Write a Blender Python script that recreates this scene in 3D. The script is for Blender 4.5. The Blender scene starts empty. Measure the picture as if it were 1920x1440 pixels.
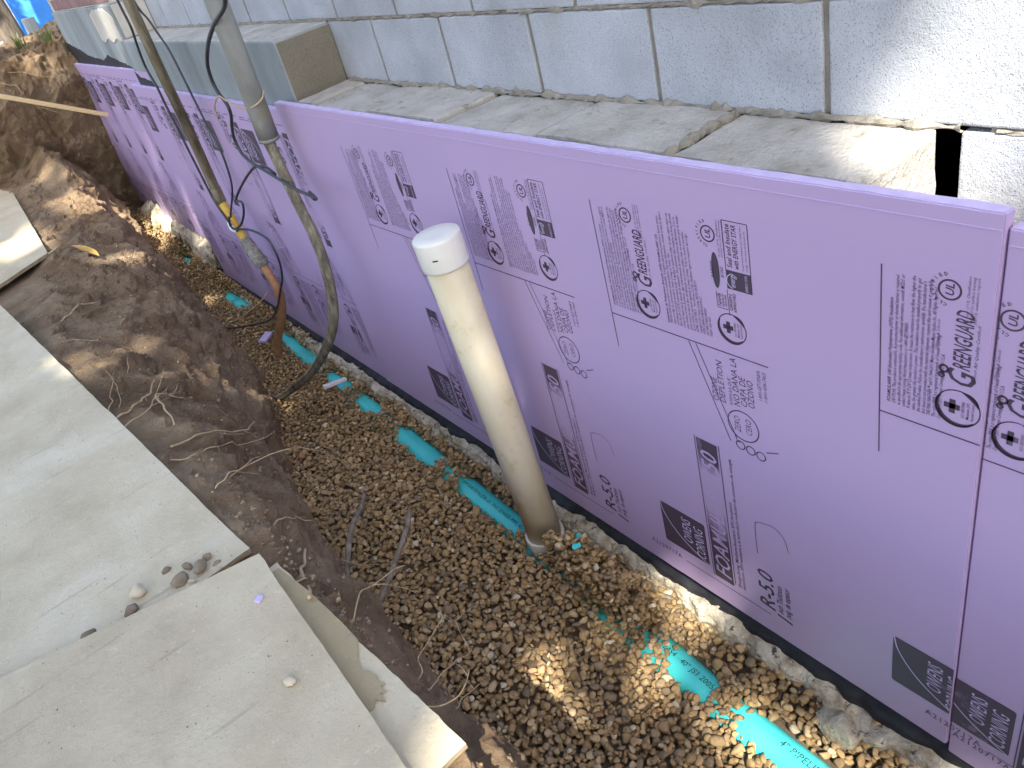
import bpy, bmesh, math, random
import numpy as np
from mathutils import Vector, Matrix, noise

# ------------------------------------------------------------------ camera, sky, sun, exposure
SC = bpy.context.scene
COL = SC.collection
rnd = random.Random(7)
nrs = np.random.RandomState(11)

cam_data = bpy.data.cameras.new('camera')
cam_data.sensor_width = 36.0
cam_data.lens = 1471.15 / 1920.0 * 36.0
cam_data.clip_start = 0.02
cam_data.clip_end = 2000.0
cam = bpy.data.objects.new('camera', cam_data)
COL.objects.link(cam)
CR = ((0.76179894, -0.60178004, -0.23983985), (-0.50512786, -0.31999623, -0.8015287), (0.40559612, 0.73175351, -0.54774866))
cam.matrix_world = Matrix(((CR[0][0], -CR[1][0], -CR[2][0], -0.98596),
                           (CR[0][1], -CR[1][1], -CR[2][1], -1.11016),
                           (CR[0][2], -CR[1][2], -CR[2][2], 1.73917),
                           (0, 0, 0, 1)))
SC.camera = cam

SUN = Vector((-0.34, -0.52, 0.78)).normalized()          # towards the sun
world = bpy.data.worlds.new('World')
SC.world = world
world.use_nodes = True
wn = world.node_tree
for n in list(wn.nodes):
    wn.nodes.remove(n)
sky = wn.nodes.new('ShaderNodeTexSky')
sky.sky_type = 'NISHITA'
sky.sun_disc = False
sky.sun_elevation = math.asin(SUN.z)
sky.sun_rotation = math.atan2(SUN.x, SUN.y)
sky.dust_density = 3.0
sky.ozone_density = 0.6
sky.air_density = 1.0
bg = wn.nodes.new('ShaderNodeBackground')
bg.inputs['Strength'].default_value = 0.15
wo = wn.nodes.new('ShaderNodeOutputWorld')
wn.links.new(sky.outputs[0], bg.inputs['Color'])
wn.links.new(bg.outputs[0], wo.inputs['Surface'])

sun_data = bpy.data.lights.new('sun', 'SUN')
sun_data.energy = 5.0
sun_data.angle = math.radians(0.55)
sun_data.color = (1.0, 0.93, 0.82)
sun = bpy.data.objects.new('sun', sun_data)
sun.rotation_euler = SUN.to_track_quat('Z', 'Y').to_euler()
sun.location = SUN * 30
COL.objects.link(sun)

SC.view_settings.view_transform = 'Standard'
SC.view_settings.look = 'None'
SC.view_settings.gamma = 1.0
SC.view_settings.exposure = 1.66

# ------------------------------------------------------------------ helpers
def tag(o, label=None, cat=None, group=None, kind=None):
    if label: o['label'] = label
    if cat: o['category'] = cat
    if group: o['group'] = group
    if kind: o['kind'] = kind
    return o

def link(name, me, mat=None, parent=None, loc=None):
    o = bpy.data.objects.new(name, me)
    COL.objects.link(o)
    if mat is not None and me is not None and not me.materials:
        me.materials.append(mat)
    if loc is not None:
        o.location = loc
    if parent is not None:
        o.parent = parent
    return o

def thing(name, label, cat, loc=(0, 0, 0), group=None):
    o = bpy.data.objects.new(name, None)
    o.empty_display_size = 0.1
    COL.objects.link(o)
    o.location = loc
    return tag(o, label, cat, group)

def part(name, me, mat, parent):
    """a part whose mesh is in world coordinates, under an Empty at its own place"""
    return link(name, me, mat, parent, -parent.location)

def subpart(name, me, mat, parent):
    return link(name, me, mat, parent)

def mesh_np(name, V, F, smooth=False):
    me = bpy.data.meshes.new(name)
    V = np.asarray(V, dtype=np.float32)
    if isinstance(F, np.ndarray):
        nf, k = F.shape
        me.vertices.add(len(V)); me.vertices.foreach_set('co', V.ravel())
        me.loops.add(nf * k); me.loops.foreach_set('vertex_index', F.astype(np.int32).ravel())
        me.polygons.add(nf); me.polygons.foreach_set('loop_start', np.arange(nf, dtype=np.int32) * k)
        me.update(calc_edges=True)
    else:
        me.from_pydata(V.tolist(), [], F)
    if smooth:
        me.polygons.foreach_set('use_smooth', np.ones(len(me.polygons), dtype=bool))
    me.update()
    return me

def grid_faces(nu, nv):
    i, j = np.meshgrid(np.arange(nu - 1), np.arange(nv - 1), indexing='ij')
    a = (i * nv + j).ravel()
    return np.stack([a, a + nv, a + nv + 1, a + 1], 1)

def box_mesh(name, lo, hi, bevel=0.0, seg=1, jitter=0.0, cuts=0):
    bm = bmesh.new()
    bmesh.ops.create_cube(bm, size=1.0)
    for v in bm.verts:
        for k in range(3):
            v.co[k] = lo[k] if v.co[k] < 0 else hi[k]
    if bevel > 0:
        bmesh.ops.bevel(bm, geom=bm.edges[:], offset=bevel, segments=seg, affect='EDGES', profile=0.6)
    if cuts:
        bmesh.ops.subdivide_edges(bm, edges=bm.edges[:], cuts=cuts, use_grid_fill=True)
    if jitter > 0:
        for v in bm.verts:
            n = noise.noise_vector(v.co * 9.0)
            m = noise.noise_vector(v.co * 47.0)
            v.co += n * jitter + m * jitter * 0.5
    me = bpy.data.meshes.new(name)
    bm.to_mesh(me); bm.free()
    return me

def catmull(P, n):
    P = [np.array(p, float) for p in P]
    P = [2 * P[0] - P[1]] + P + [2 * P[-1] - P[-2]]
    out = []
    m = len(P) - 3
    for s in range(m):
        p0, p1, p2, p3 = P[s:s + 4]
        k = n if s < m - 1 else n + 1
        for i in range(k):
            t = i / n
            out.append(0.5 * ((2 * p1) + (-p0 + p2) * t + (2 * p0 - 5 * p1 + 4 * p2 - p3) * t * t + (-p0 + 3 * p1 - 3 * p2 + p3) * t ** 3))
    return np.array(out)

def tube_vf(P, R, sides=8, caps=True, wob=0.0, seed=0):
    """swept tube along the points P with radius R (number or list)"""
    P = np.asarray(P, float)
    n = len(P)
    R = np.full(n, R, float) if np.isscalar(R) else np.interp(np.linspace(0, 1, n), np.linspace(0, 1, len(R)), R)
    T = np.gradient(P, axis=0)
    T /= np.linalg.norm(T, axis=1)[:, None] + 1e-12
    ref = np.array([0, 0, 1.0]) if abs(T[0][2]) < 0.9 else np.array([1.0, 0, 0])
    u = np.cross(T[0], ref); u /= np.linalg.norm(u)
    V = []
    rs = np.random.RandomState(seed)
    for i in range(n):
        u = u - T[i] * (u @ T[i]); u /= np.linalg.norm(u)
        w = np.cross(T[i], u)
        for k in range(sides):
            a = 2 * math.pi * k / sides
            r = R[i] * (1 + (rs.rand() - 0.5) * wob)
            V.append(P[i] + r * (math.cos(a) * u + math.sin(a) * w))
    F = []
    for i in range(n - 1):
        for k in range(sides):
            a = i * sides + k; b = i * sides + (k + 1) % sides
            F.append((a, b, b + sides, a + sides))
    if caps:
        F.append(tuple(range(sides - 1, -1, -1)))
        F.append(tuple((n - 1) * sides + k for k in range(sides)))
    return [tuple(v) for v in V], F

def tube_mesh(name, P, R, sides=8, n=4, smooth=True, wob=0.0, seed=0):
    pts = catmull(P, n) if n > 1 else np.array(P, float)
    V, F = tube_vf(pts, R, sides, True, wob, seed)
    return mesh_np(name, V, F, smooth)

def join_vf(lst):
    V, F = [], []
    for v, f in lst:
        o = len(V)
        V += list(v); F += [tuple(i + o for i in q) for q in f]
    return V, F

def lathe_mesh(name, prof, cx, cy, sides=48, smooth=True, flat_from=None):
    V, F = [], []
    for r, z in prof:
        for k in range(sides):
            a = 2 * math.pi * k / sides
            V.append((cx + r * math.cos(a), cy + r * math.sin(a), z))
    for i in range(len(prof) - 1):
        for k in range(sides):
            a = i * sides + k; b = i * sides + (k + 1) % sides
            F.append((a, b, b + sides, a + sides))
    F.append(tuple(range(sides - 1, -1, -1)))
    F.append(tuple((len(prof) - 1) * sides + k for k in range(sides)))
    me = mesh_np(name, V, F, smooth)
    return me

def fbm(x, y, z, o=4, h=1.0):
    return noise.fractal(Vector((x, y, z)), h, 2.0, o)

# ------------------------------------------------------------------ materials
def nodes_of(name):
    m = bpy.data.materials.new(name)
    m.use_nodes = True
    nt = m.node_tree
    b = nt.nodes['Principled BSDF']
    g = nt.nodes.new('ShaderNodeNewGeometry')
    return m, nt, b, g.outputs['Position']

def N(nt, typ, **kw):
    n = nt.nodes.new(typ)
    for k, v in kw.items():
        if k in n.inputs: n.inputs[k].default_value = v
        else: setattr(n, k, v)
    return n

def ntex(nt, pos, scale, detail=4, rough=0.55, stretch=None):
    src = pos
    if stretch:
        mp = N(nt, 'ShaderNodeMapping'); mp.inputs['Scale'].default_value = stretch
        nt.links.new(pos, mp.inputs['Vector']); src = mp.outputs[0]
    t = N(nt, 'ShaderNodeTexNoise', Scale=scale, Detail=detail, Roughness=rough)
    nt.links.new(src, t.inputs['Vector'])
    return t.outputs['Fac']

def ramp(nt, fac, stops):
    r = nt.nodes.new('ShaderNodeValToRGB')
    e = r.color_ramp.elements
    while len(e) < len(stops): e.new(0.5)
    for i, (p, c) in enumerate(stops):
        e[i].position = p
        e[i].color = (c, c, c, 1) if isinstance(c, (int, float)) else (*c, 1)
    nt.links.new(fac, r.inputs['Fac'])
    return r.outputs['Color']

def mixc(nt, fac, a, b, mode='MIX'):
    m = N(nt, 'ShaderNodeMix', data_type='RGBA', blend_type=mode)
    for s, v in ((0, fac), (6, a), (7, b)):
        if isinstance(v, (int, float)): m.inputs[s].default_value = v
        elif isinstance(v, tuple): m.inputs[s].default_value = (*v, 1)
        else: nt.links.new(v, m.inputs[s])
    return m.outputs[2]

def bump(nt, b, h, strength, dist=0.01, prev=None):
    n = N(nt, 'ShaderNodeBump', Strength=strength, Distance=dist)
    nt.links.new(h, n.inputs['Height'])
    if prev is not None: nt.links.new(prev, n.inputs['Normal'])
    nt.links.new(n.outputs[0], b.inputs['Normal'])
    return n.outputs[0]

def mat_basic(name, stops, scale, rough=0.8, bscale=60, bstr=0.3, bdist=0.01, stretch=None, spec=0.3, detail=5, extra=None):
    m, nt, b, pos = nodes_of(name)
    c = ramp(nt, ntex(nt, pos, scale, detail, 0.6, stretch), stops)
    if extra:
        sc, lo, hi, col = extra
        c = mixc(nt, ramp(nt, ntex(nt, pos, sc, 4, 0.6), [(lo, 0.0), (hi, 1.0)]), c, col)
    nt.links.new(c, b.inputs['Base Color'])
    b.inputs['Roughness'].default_value = rough
    b.inputs['Specular IOR Level'].default_value = spec
    if bstr: bump(nt, b, ntex(nt, pos, bscale, 5, 0.65, stretch), bstr, bdist)
    return m

def mat_block(name, base, pit=0.5):
    m, nt, b, pos = nodes_of(name)
    d = tuple(x * 0.80 for x in base); l = tuple(min(1, x * 1.12) for x in base)
    c = ramp(nt, ntex(nt, pos, 5.0, 4), [(0.3, d), (0.55, base), (0.75, l)])
    sp = ntex(nt, pos, 330, 3, 0.7)
    c = mixc(nt, ramp(nt, sp, [(0.33, 1.0), (0.45, 0.0)]), c, tuple(x * 0.42 for x in base))
    c = mixc(nt, ramp(nt, ntex(nt, pos, 2.6, 5, 0.7, (1, 1, 0.35)), [(0.56, 0.0), (0.78, 0.55)]), c, (base[0] * .78, base[1] * .70, base[2] * .58))
    nt.links.new(c, b.inputs['Base Color'])
    b.inputs['Roughness'].default_value = 0.92
    b.inputs['Specular IOR Level'].default_value = 0.15
    p = bump(nt, b, sp, pit, 0.004)
    bump(nt, b, ntex(nt, pos, 90, 4, 0.6), pit * 0.7, 0.006, p)
    return m

M = {}
M['block'] = mat_block('concrete_block', (0.445, 0.468, 0.50))
M['block_end'] = mat_block('dark_brown_block', (0.24, 0.215, 0.165), 0.7)  # darker, browner block tone, only for the end face of the step
M['ledge'] = mat_basic('ledge_concrete', [(0.25, (0.34, 0.31, 0.26)), (0.5, (0.49, 0.465, 0.415)), (0.75, (0.60, 0.57, 0.52))], 9, 0.92, 80, 0.9, 0.012, extra=(26, 0.60, 0.74, (0.28, 0.245, 0.20)))
M['mortar'] = mat_basic('mortar', [(0.3, (0.21, 0.19, 0.155)), (0.7, (0.32, 0.295, 0.25))], 20, 0.95, 120, 0.6, 0.006)
M['parge'] = mat_basic('grey_parging', [(0.3, (0.19, 0.215, 0.215)), (0.52, (0.265, 0.295, 0.30)), (0.74, (0.36, 0.385, 0.38))], 2.2, 0.85, 40, 0.12, 0.006, stretch=(1, 2.6, 0.55), extra=(7, 0.58, 0.8, (0.18, 0.20, 0.19)))
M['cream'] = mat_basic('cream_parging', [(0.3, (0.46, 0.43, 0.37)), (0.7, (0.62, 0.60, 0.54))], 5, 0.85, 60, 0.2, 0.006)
M['tar'] = mat_basic('black_damp_proofing', [(0.35, (0.012, 0.012, 0.015)), (0.7, (0.035, 0.036, 0.042))], 22, 0.55, 50, 0.3, 0.005, spec=0.4)
M['brick'] = mat_basic('mauve_brick', [(0.3, (0.20, 0.12, 0.115)), (0.7, (0.31, 0.20, 0.19))], 16, 0.9, 120, 0.3, 0.004)
M['footing'] = mat_basic('rough_footing', [(0.28, (0.22, 0.175, 0.11)), (0.44, (0.48, 0.42, 0.31)), (0.62, (0.68, 0.63, 0.51))], 22, 0.95, 70, 1.0, 0.015, extra=(40, 0.60, 0.68, (0.09, 0.08, 0.075)))
M['teal'] = mat_basic('teal_pvc', [(0.3, (0.055, 0.56, 0.56)), (0.7, (0.075, 0.63, 0.62))], 6, 0.38, 40, 0.03, 0.003, spec=0.5, extra=(34, 0.66, 0.75, (0.10, 0.30, 0.29)))
M['black_ink'] = mat_basic('black_ink', [(0.3, (0.015, 0.015, 0.018)), (0.7, (0.03, 0.03, 0.03))], 30, 0.6, 10, 0)
M['cap'] = mat_basic('white_pvc_cap', [(0.3, (0.66, 0.65, 0.575)), (0.7, (0.74, 0.73, 0.66))], 12, 0.4, 50, 0.02, 0.003, spec=0.5)
M['conduit'] = mat_basic('galvanised_conduit', [(0.3, (0.13, 0.135, 0.12)), (0.55, (0.235, 0.24, 0.22)), (0.75, (0.33, 0.33, 0.30))], 9, 0.55, 80, 0.15, 0.004, stretch=(1, 1, 0.3), extra=(11, 0.56, 0.74, (0.20, 0.165, 0.11)))
M['rust_pipe'] = mat_basic('weathered_pipe', [(0.32, (0.035, 0.028, 0.018)), (0.48, (0.13, 0.105, 0.065)), (0.68, (0.28, 0.25, 0.18))], 16, 0.75, 70, 0.4, 0.004, stretch=(1, 1, 0.25))
M['yellow'] = mat_basic('yellow_pipe', [(0.3, (0.45, 0.29, 0.045)), (0.7, (0.62, 0.43, 0.09))], 25, 0.6, 60, 0.2, 0.003, extra=(40, 0.62, 0.74, (0.22, 0.17, 0.08)))
M['fitting'] = mat_basic('grey_fitting', [(0.3, (0.10, 0.095, 0.08)), (0.7, (0.33, 0.315, 0.27))], 45, 0.85, 120, 0.6, 0.006)
M['copper'] = mat_basic('orange_brown_pipe', [(0.3, (0.24, 0.12, 0.055)), (0.7, (0.42, 0.23, 0.115))], 25, 0.6, 80, 0.3, 0.003)
M['cable'] = mat_basic('weathered_cable', [(0.3, (0.055, 0.048, 0.035)), (0.5, (0.16, 0.14, 0.10)), (0.72, (0.28, 0.26, 0.20))], 40, 0.8, 120, 0.5, 0.003, stretch=(1, 1, 0.35))
M['wire'] = mat_basic('black_wire', [(0.3, (0.018, 0.02, 0.025)), (0.7, (0.05, 0.055, 0.065))], 30, 0.45, 60, 0.05, 0.002, spec=0.5)
M['wire_grey'] = mat_basic('grey_wire', [(0.3, (0.10, 0.11, 0.12)), (0.7, (0.24, 0.25, 0.26))], 30, 0.5, 60, 0.05, 0.002)
M['twine'] = mat_basic('tan_twine', [(0.3, (0.35, 0.25, 0.16)), (0.7, (0.52, 0.40, 0.28))], 60, 0.9, 200, 0.4, 0.001)
M['root'] = mat_basic('pale_root', [(0.3, (0.32, 0.22, 0.12)), (0.55, (0.50, 0.37, 0.21)), (0.75, (0.62, 0.50, 0.33))], 35, 0.85, 150, 0.4, 0.002)
M['stick'] = mat_basic('grey_stick', [(0.3, (0.11, 0.09, 0.065)), (0.7, (0.30, 0.255, 0.195))], 40, 0.85, 150, 0.5, 0.002, stretch=(1, 1, 0.3))
M['lath'] = mat_basic('new_wood', [(0.3, (0.55, 0.41, 0.22)), (0.7, (0.68, 0.53, 0.31))], 20, 0.7, 100, 0.15, 0.002, stretch=(1, 6, 6))
M['chip_white'] = mat_basic('white_plastic', [(0.3, (0.62, 0.62, 0.62)), (0.7, (0.75, 0.75, 0.75))], 30, 0.6, 60, 0.1, 0.002)
M['leaf_dry'] = mat_basic('yellow_leaf', [(0.3, (0.45, 0.27, 0.05)), (0.7, (0.62, 0.42, 0.10))], 40, 0.7, 100, 0.2, 0.002)
M['bark'] = mat_basic('bark', [(0.3, (0.06, 0.048, 0.035)), (0.7, (0.17, 0.14, 0.11))], 14, 0.95, 40, 0.8, 0.02, stretch=(1, 1, 0.25))
M['blue'] = mat_basic('blue_tarp', [(0.3, (0.02, 0.16, 0.52)), (0.7, (0.05, 0.26, 0.70))], 4, 0.5, 15, 0.3, 0.02)
M['white_paint'] = mat_basic('white_paint', [(0.3, (0.60, 0.62, 0.65)), (0.7, (0.74, 0.75, 0.77))], 8, 0.6, 40, 0.1, 0.003)
M['ground'] = mat_basic('ground_soil', [(0.3, (0.09, 0.065, 0.04)), (0.5, (0.17, 0.125, 0.08)), (0.75, (0.28, 0.215, 0.145))], 3.0, 0.95, 30, 0.6, 0.02)

def mat_dirt():
    m, nt, b, pos = nodes_of('trench_soil')
    c = ramp(nt, ntex(nt, pos, 3.2, 6, 0.65), [(0.28, (0.193, 0.128, 0.074)), (0.45, (0.311, 0.217, 0.132)), (0.6, (0.429, 0.319, 0.203)), (0.78, (0.581, 0.470, 0.328))])
    c = mixc(nt, ramp(nt, ntex(nt, pos, 45, 5, 0.7), [(0.54, 0.0), (0.78, 0.6)]), c, (0.151, 0.102, 0.061))
    c = mixc(nt, ramp(nt, ntex(nt, pos, 13, 4, 0.6), [(0.58, 0.0), (0.72, 0.7)]), c, (0.497, 0.384, 0.256))
    nt.links.new(c, b.inputs['Base Color'])
    b.inputs['Roughness'].default_value = 0.96
    b.inputs['Specular IOR Level'].default_value = 0.12
    p = bump(nt, b, ntex(nt, pos, 42, 8, 0.75), 1.0, 0.03)
    bump(nt, b, ntex(nt, pos, 190, 5, 0.75), 0.9, 0.008, p)
    return m
M['dirt'] = mat_dirt()

FOAM = (0.478, 0.362, 0.575)
def mat_foam():
    m, nt, b, pos = nodes_of('purple_foam')
    c = ramp(nt, ntex(nt, pos, 1.6, 4, 0.6, (1, 0.6, 1.6)), [(0.3, (0.458, 0.347, 0.565)), (0.55, FOAM), (0.78, (0.515, 0.376, 0.586))])
    c = mixc(nt, ramp(nt, ntex(nt, pos, 60, 3, 0.7, (1, 0.12, 1)), [(0.62, 0.0), (0.8, 0.22)]), c, (0.50, 0.42, 0.66))
    nt.links.new(c, b.inputs['Base Color'])
    b.inputs['Roughness'].default_value = 0.42
    b.inputs['Specular IOR Level'].default_value = 0.4
    bump(nt, b, ntex(nt, pos, 45, 4, 0.6, (1, 0.15, 1)), 0.05, 0.003)
    return m
M['foam'] = mat_foam()

def mat_foam_edge():
    return mat_basic('cut_foam', [(0.3, (0.50, 0.42, 0.66)), (0.7, (0.60, 0.52, 0.74))], 30, 0.75, 160, 0.3, 0.003)
M['foam_edge'] = mat_foam_edge()

def mat_ink(name, lo, hi, scale=9.0, col=(0.075, 0.055, 0.085), stretch=(1, 1, 1)):
    m, nt, b, pos = nodes_of(name)
    f = ramp(nt, ntex(nt, pos, scale, 5, 0.7, stretch), [(lo, 0.0), (hi, 1.0)])
    nt.links.new(mixc(nt, f, col, FOAM), b.inputs['Base Color'])
    b.inputs['Roughness'].default_value = 0.5
    return m
M['ink'] = mat_ink('print_ink', 0.60, 0.88)
M['ink_fine'] = mat_ink('fine_print_ink', 0.55, 0.9, col=(0.085, 0.06, 0.11))
def mat_worn():
    m, nt, b, pos = nodes_of('worn_banner_ink')
    tc = N(nt, 'ShaderNodeTexCoord'); sx = N(nt, 'ShaderNodeSeparateXYZ'); nt.links.new(tc.outputs['Object'], sx.inputs[0])
    band = ramp(nt, sx.outputs['Z'], [(0.20, 0.0), (0.38, 0.62), (0.44, 0.62), (0.52, 0.05)])
    st = ntex(nt, pos, 26, 5, 0.75, (1, 1, 0.3))
    ad = N(nt, 'ShaderNodeMath', operation='ADD'); nt.links.new(band, ad.inputs[0]); nt.links.new(st, ad.inputs[1])
    f = ramp(nt, ad.outputs[0], [(0.62, 0.0), (0.98, 0.93)])
    nt.links.new(mixc(nt, f, (0.075, 0.055, 0.085), FOAM), b.inputs['Base Color'])
    b.inputs['Roughness'].default_value = 0.5
    return m
M['ink_worn'] = mat_worn()

def mat_pvc_dirty():
    m, nt, b, pos = nodes_of('dirty_cream_pvc')
    c = ramp(nt, ntex(nt, pos, 5, 5, 0.6, (1, 1, 0.5)), [(0.3, (0.52, 0.43, 0.25)), (0.5, (0.63, 0.56, 0.385)), (0.72, (0.71, 0.66, 0.53))])
    c = mixc(nt, ramp(nt, ntex(nt, pos, 10, 6, 0.75), [(0.56, 0.0), (0.76, 0.8)]), c, (0.42, 0.30, 0.12))
    c = mixc(nt, ramp(nt, ntex(nt, pos, 75, 3, 0.7), [(0.69, 0.0), (0.76, 0.6)]), c, (0.14, 0.11, 0.07))
    nt.links.new(c, b.inputs['Base Color'])
    b.inputs['Roughness'].default_value = 0.45
    b.inputs['Specular IOR Level'].default_value = 0.4
    return m
M['pvc'] = mat_pvc_dirty()

def mat_ply(name, a, bcol, c_, seed=0.0):
    m, nt, b, pos = nodes_of(name)
    mp = N(nt, 'ShaderNodeMapping'); mp.inputs['Location'].default_value = (seed, seed * 2, 0)
    nt.links.new(pos, mp.inputs['Vector']); pos = mp.outputs[0]
    c = ramp(nt, ntex(nt, pos, 3.2, 6, 0.62), [(0.3, a), (0.52, bcol), (0.75, c_)])
    c = mixc(nt, ramp(nt, ntex(nt, pos, 8, 5, 0.7, (1.0, 0.25, 1)), [(0.55, 0.0), (0.8, 0.5)]), c, tuple(x * 0.82 for x in a))
    c = mixc(nt, ramp(nt, ntex(nt, pos, 120, 3, 0.65), [(0.67, 0.0), (0.76, 0.6)]), c, (0.20, 0.165, 0.12))
    c = mixc(nt, ramp(nt, ntex(nt, pos, 22, 4, 0.7), [(0.66, 0.0), (0.80, 0.4)]), c, (0.34, 0.27, 0.19))
    nt.links.new(c, b.inputs['Base Color'])
    b.inputs['Roughness'].default_value = 0.9
    b.inputs['Specular IOR Level'].default_value = 0.15
    c = mixc(nt, ramp(nt, ntex(nt, pos, 46, 5, 0.75), [(0.60, 0.0), (0.70, 0.45)]), c, tuple(min(1, x * 1.18) for x in c_))
    c = mixc(nt, ramp(nt, ntex(nt, pos, 30, 3, 0.5, (0.12, 1.6, 1)), [(0.66, 0.0), (0.72, 0.35)]), c, tuple(x * 0.62 for x in a))
    nt.links.new(c, b.inputs['Base Color'])
    p = bump(nt, b, ntex(nt, pos, 170, 5, 0.75), 0.55, 0.004)
    p = bump(nt, b, ntex(nt, pos, 34, 5, 0.7), 0.35, 0.008, p)
    bump(nt, b, ntex(nt, pos, 9, 5, 0.6), 0.4, 0.015, p)
    return m
M['ply'] = mat_ply('dusty_plywood', (0.45, 0.39, 0.265), (0.565, 0.495, 0.35), (0.65, 0.595, 0.45))
M['ply_b'] = mat_ply('tan_plywood', (0.44, 0.37, 0.25), (0.55, 0.475, 0.33), (0.63, 0.57, 0.42), 3.1)
M['ply_edge'] = mat_basic('plywood_edge', [(0.35, (0.22, 0.16, 0.09)), (0.65, (0.42, 0.33, 0.21))], 30, 0.9, 80, 0.6, 0.004, stretch=(1, 1, 9))
M['veneer'] = mat_ply('worn_veneer', (0.30, 0.245, 0.14), (0.38, 0.315, 0.19), (0.45, 0.385, 0.255), 7.7)

def mat_attr(name, rough=0.85, bstr=0.25):
    m, nt, b, pos = nodes_of(name)
    at = N(nt, 'ShaderNodeAttribute', attribute_name='Col')
    c = mixc(nt, ramp(nt, ntex(nt, pos, 150, 4, 0.65), [(0.35, 0.0), (0.7, 0.38)]), at.outputs['Color'], (0.10, 0.068, 0.036))
    nt.links.new(c, b.inputs['Base Color'])
    b.inputs['Roughness'].default_value = rough
    b.inputs['Specular IOR Level'].default_value = 0.2
    bump(nt, b, ntex(nt, pos, 260, 4, 0.6), bstr, 0.003)
    return m
M['gravel'] = mat_attr('brown_gravel')

def mat_leaf(name, c0, c1):
    m, nt, b, pos = nodes_of(name)
    nt.links.new(ramp(nt, ntex(nt, pos, 3.0, 3), [(0.3, c0), (0.7, c1)]), b.inputs['Base Color'])
    b.inputs['Roughness'].default_value = 0.55
    return m
M['leaf'] = mat_leaf('green_leaves', (0.03, 0.06, 0.015), (0.085, 0.12, 0.03))
M['grass'] = mat_leaf('grass_blades', (0.05, 0.09, 0.02), (0.16, 0.20, 0.05))

# ------------------------------------------------------------------ levels along the trench
def gz(y):
    return float(np.interp(y, [-9, 2.3, 4.2, 5.2, 6.2], [-0.125, -0.125, -0.065, 0.0, 0.03]))

BK = np.array([  # y, base x, crest x, crest z, top x, top z
    (-3.0, -0.73, -0.84, 0.62, -0.95, 0.69), (-0.4, -0.72, -0.835, 0.62, -0.93, 0.695), (0.07, -0.73, -0.85, 0.62, -0.93, 0.695),
    (0.45, -0.75, -0.84, 0.60, -0.93, 0.69), (1.0, -0.67, -0.77, 0.52, -0.97, 0.685), (1.5, -0.61, -0.69, 0.46, -1.02, 0.68),
    (2.0, -0.45, -0.60, 0.45, -1.04, 0.68), (2.4, -0.36, -0.56, 0.45, -1.02, 0.66), (3.0, -0.29, -0.49, 0.45, -0.92, 0.63),
    (3.5, -0.26, -0.44, 0.45, -0.85, 0.62), (4.5, -0.20, -0.37, 0.52, -0.78, 0.63), (5.2, -0.13, -0.38, 0.76, -0.72, 0.66),
    (6.3, -0.06, -0.38, 0.92, -0.70, 0.70)])
def bk(y, k):
    return float(np.interp(y, BK[:, 0], BK[:, k]))

# ------------------------------------------------------------------ setting: ground, bank, soil mound
def build_ground():
    # one sheet to the horizon, with an opening where the trench and the building stand
    xs = [-300, -60, -12, -3.2, 6, 60, 300]; ys = [-300, -60, -12, -2.9, 8.0, 20, 60, 300]
    V, F = [], []
    for i in range(len(xs) - 1):
        for j in range(len(ys) - 1):
            if xs[i] == -3.2 and ys[j] == -2.9:
                continue
            o = len(V)
            V += [(xs[i], ys[j], 0.70), (xs[i + 1], ys[j], 0.70), (xs[i + 1], ys[j + 1], 0.70), (xs[i], ys[j + 1], 0.70)]
            F.append((o, o + 1, o + 2, o + 3))
    tag(link('ground', mesh_np('ground', V, F), M['ground']), kind='structure')
build_ground()

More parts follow.
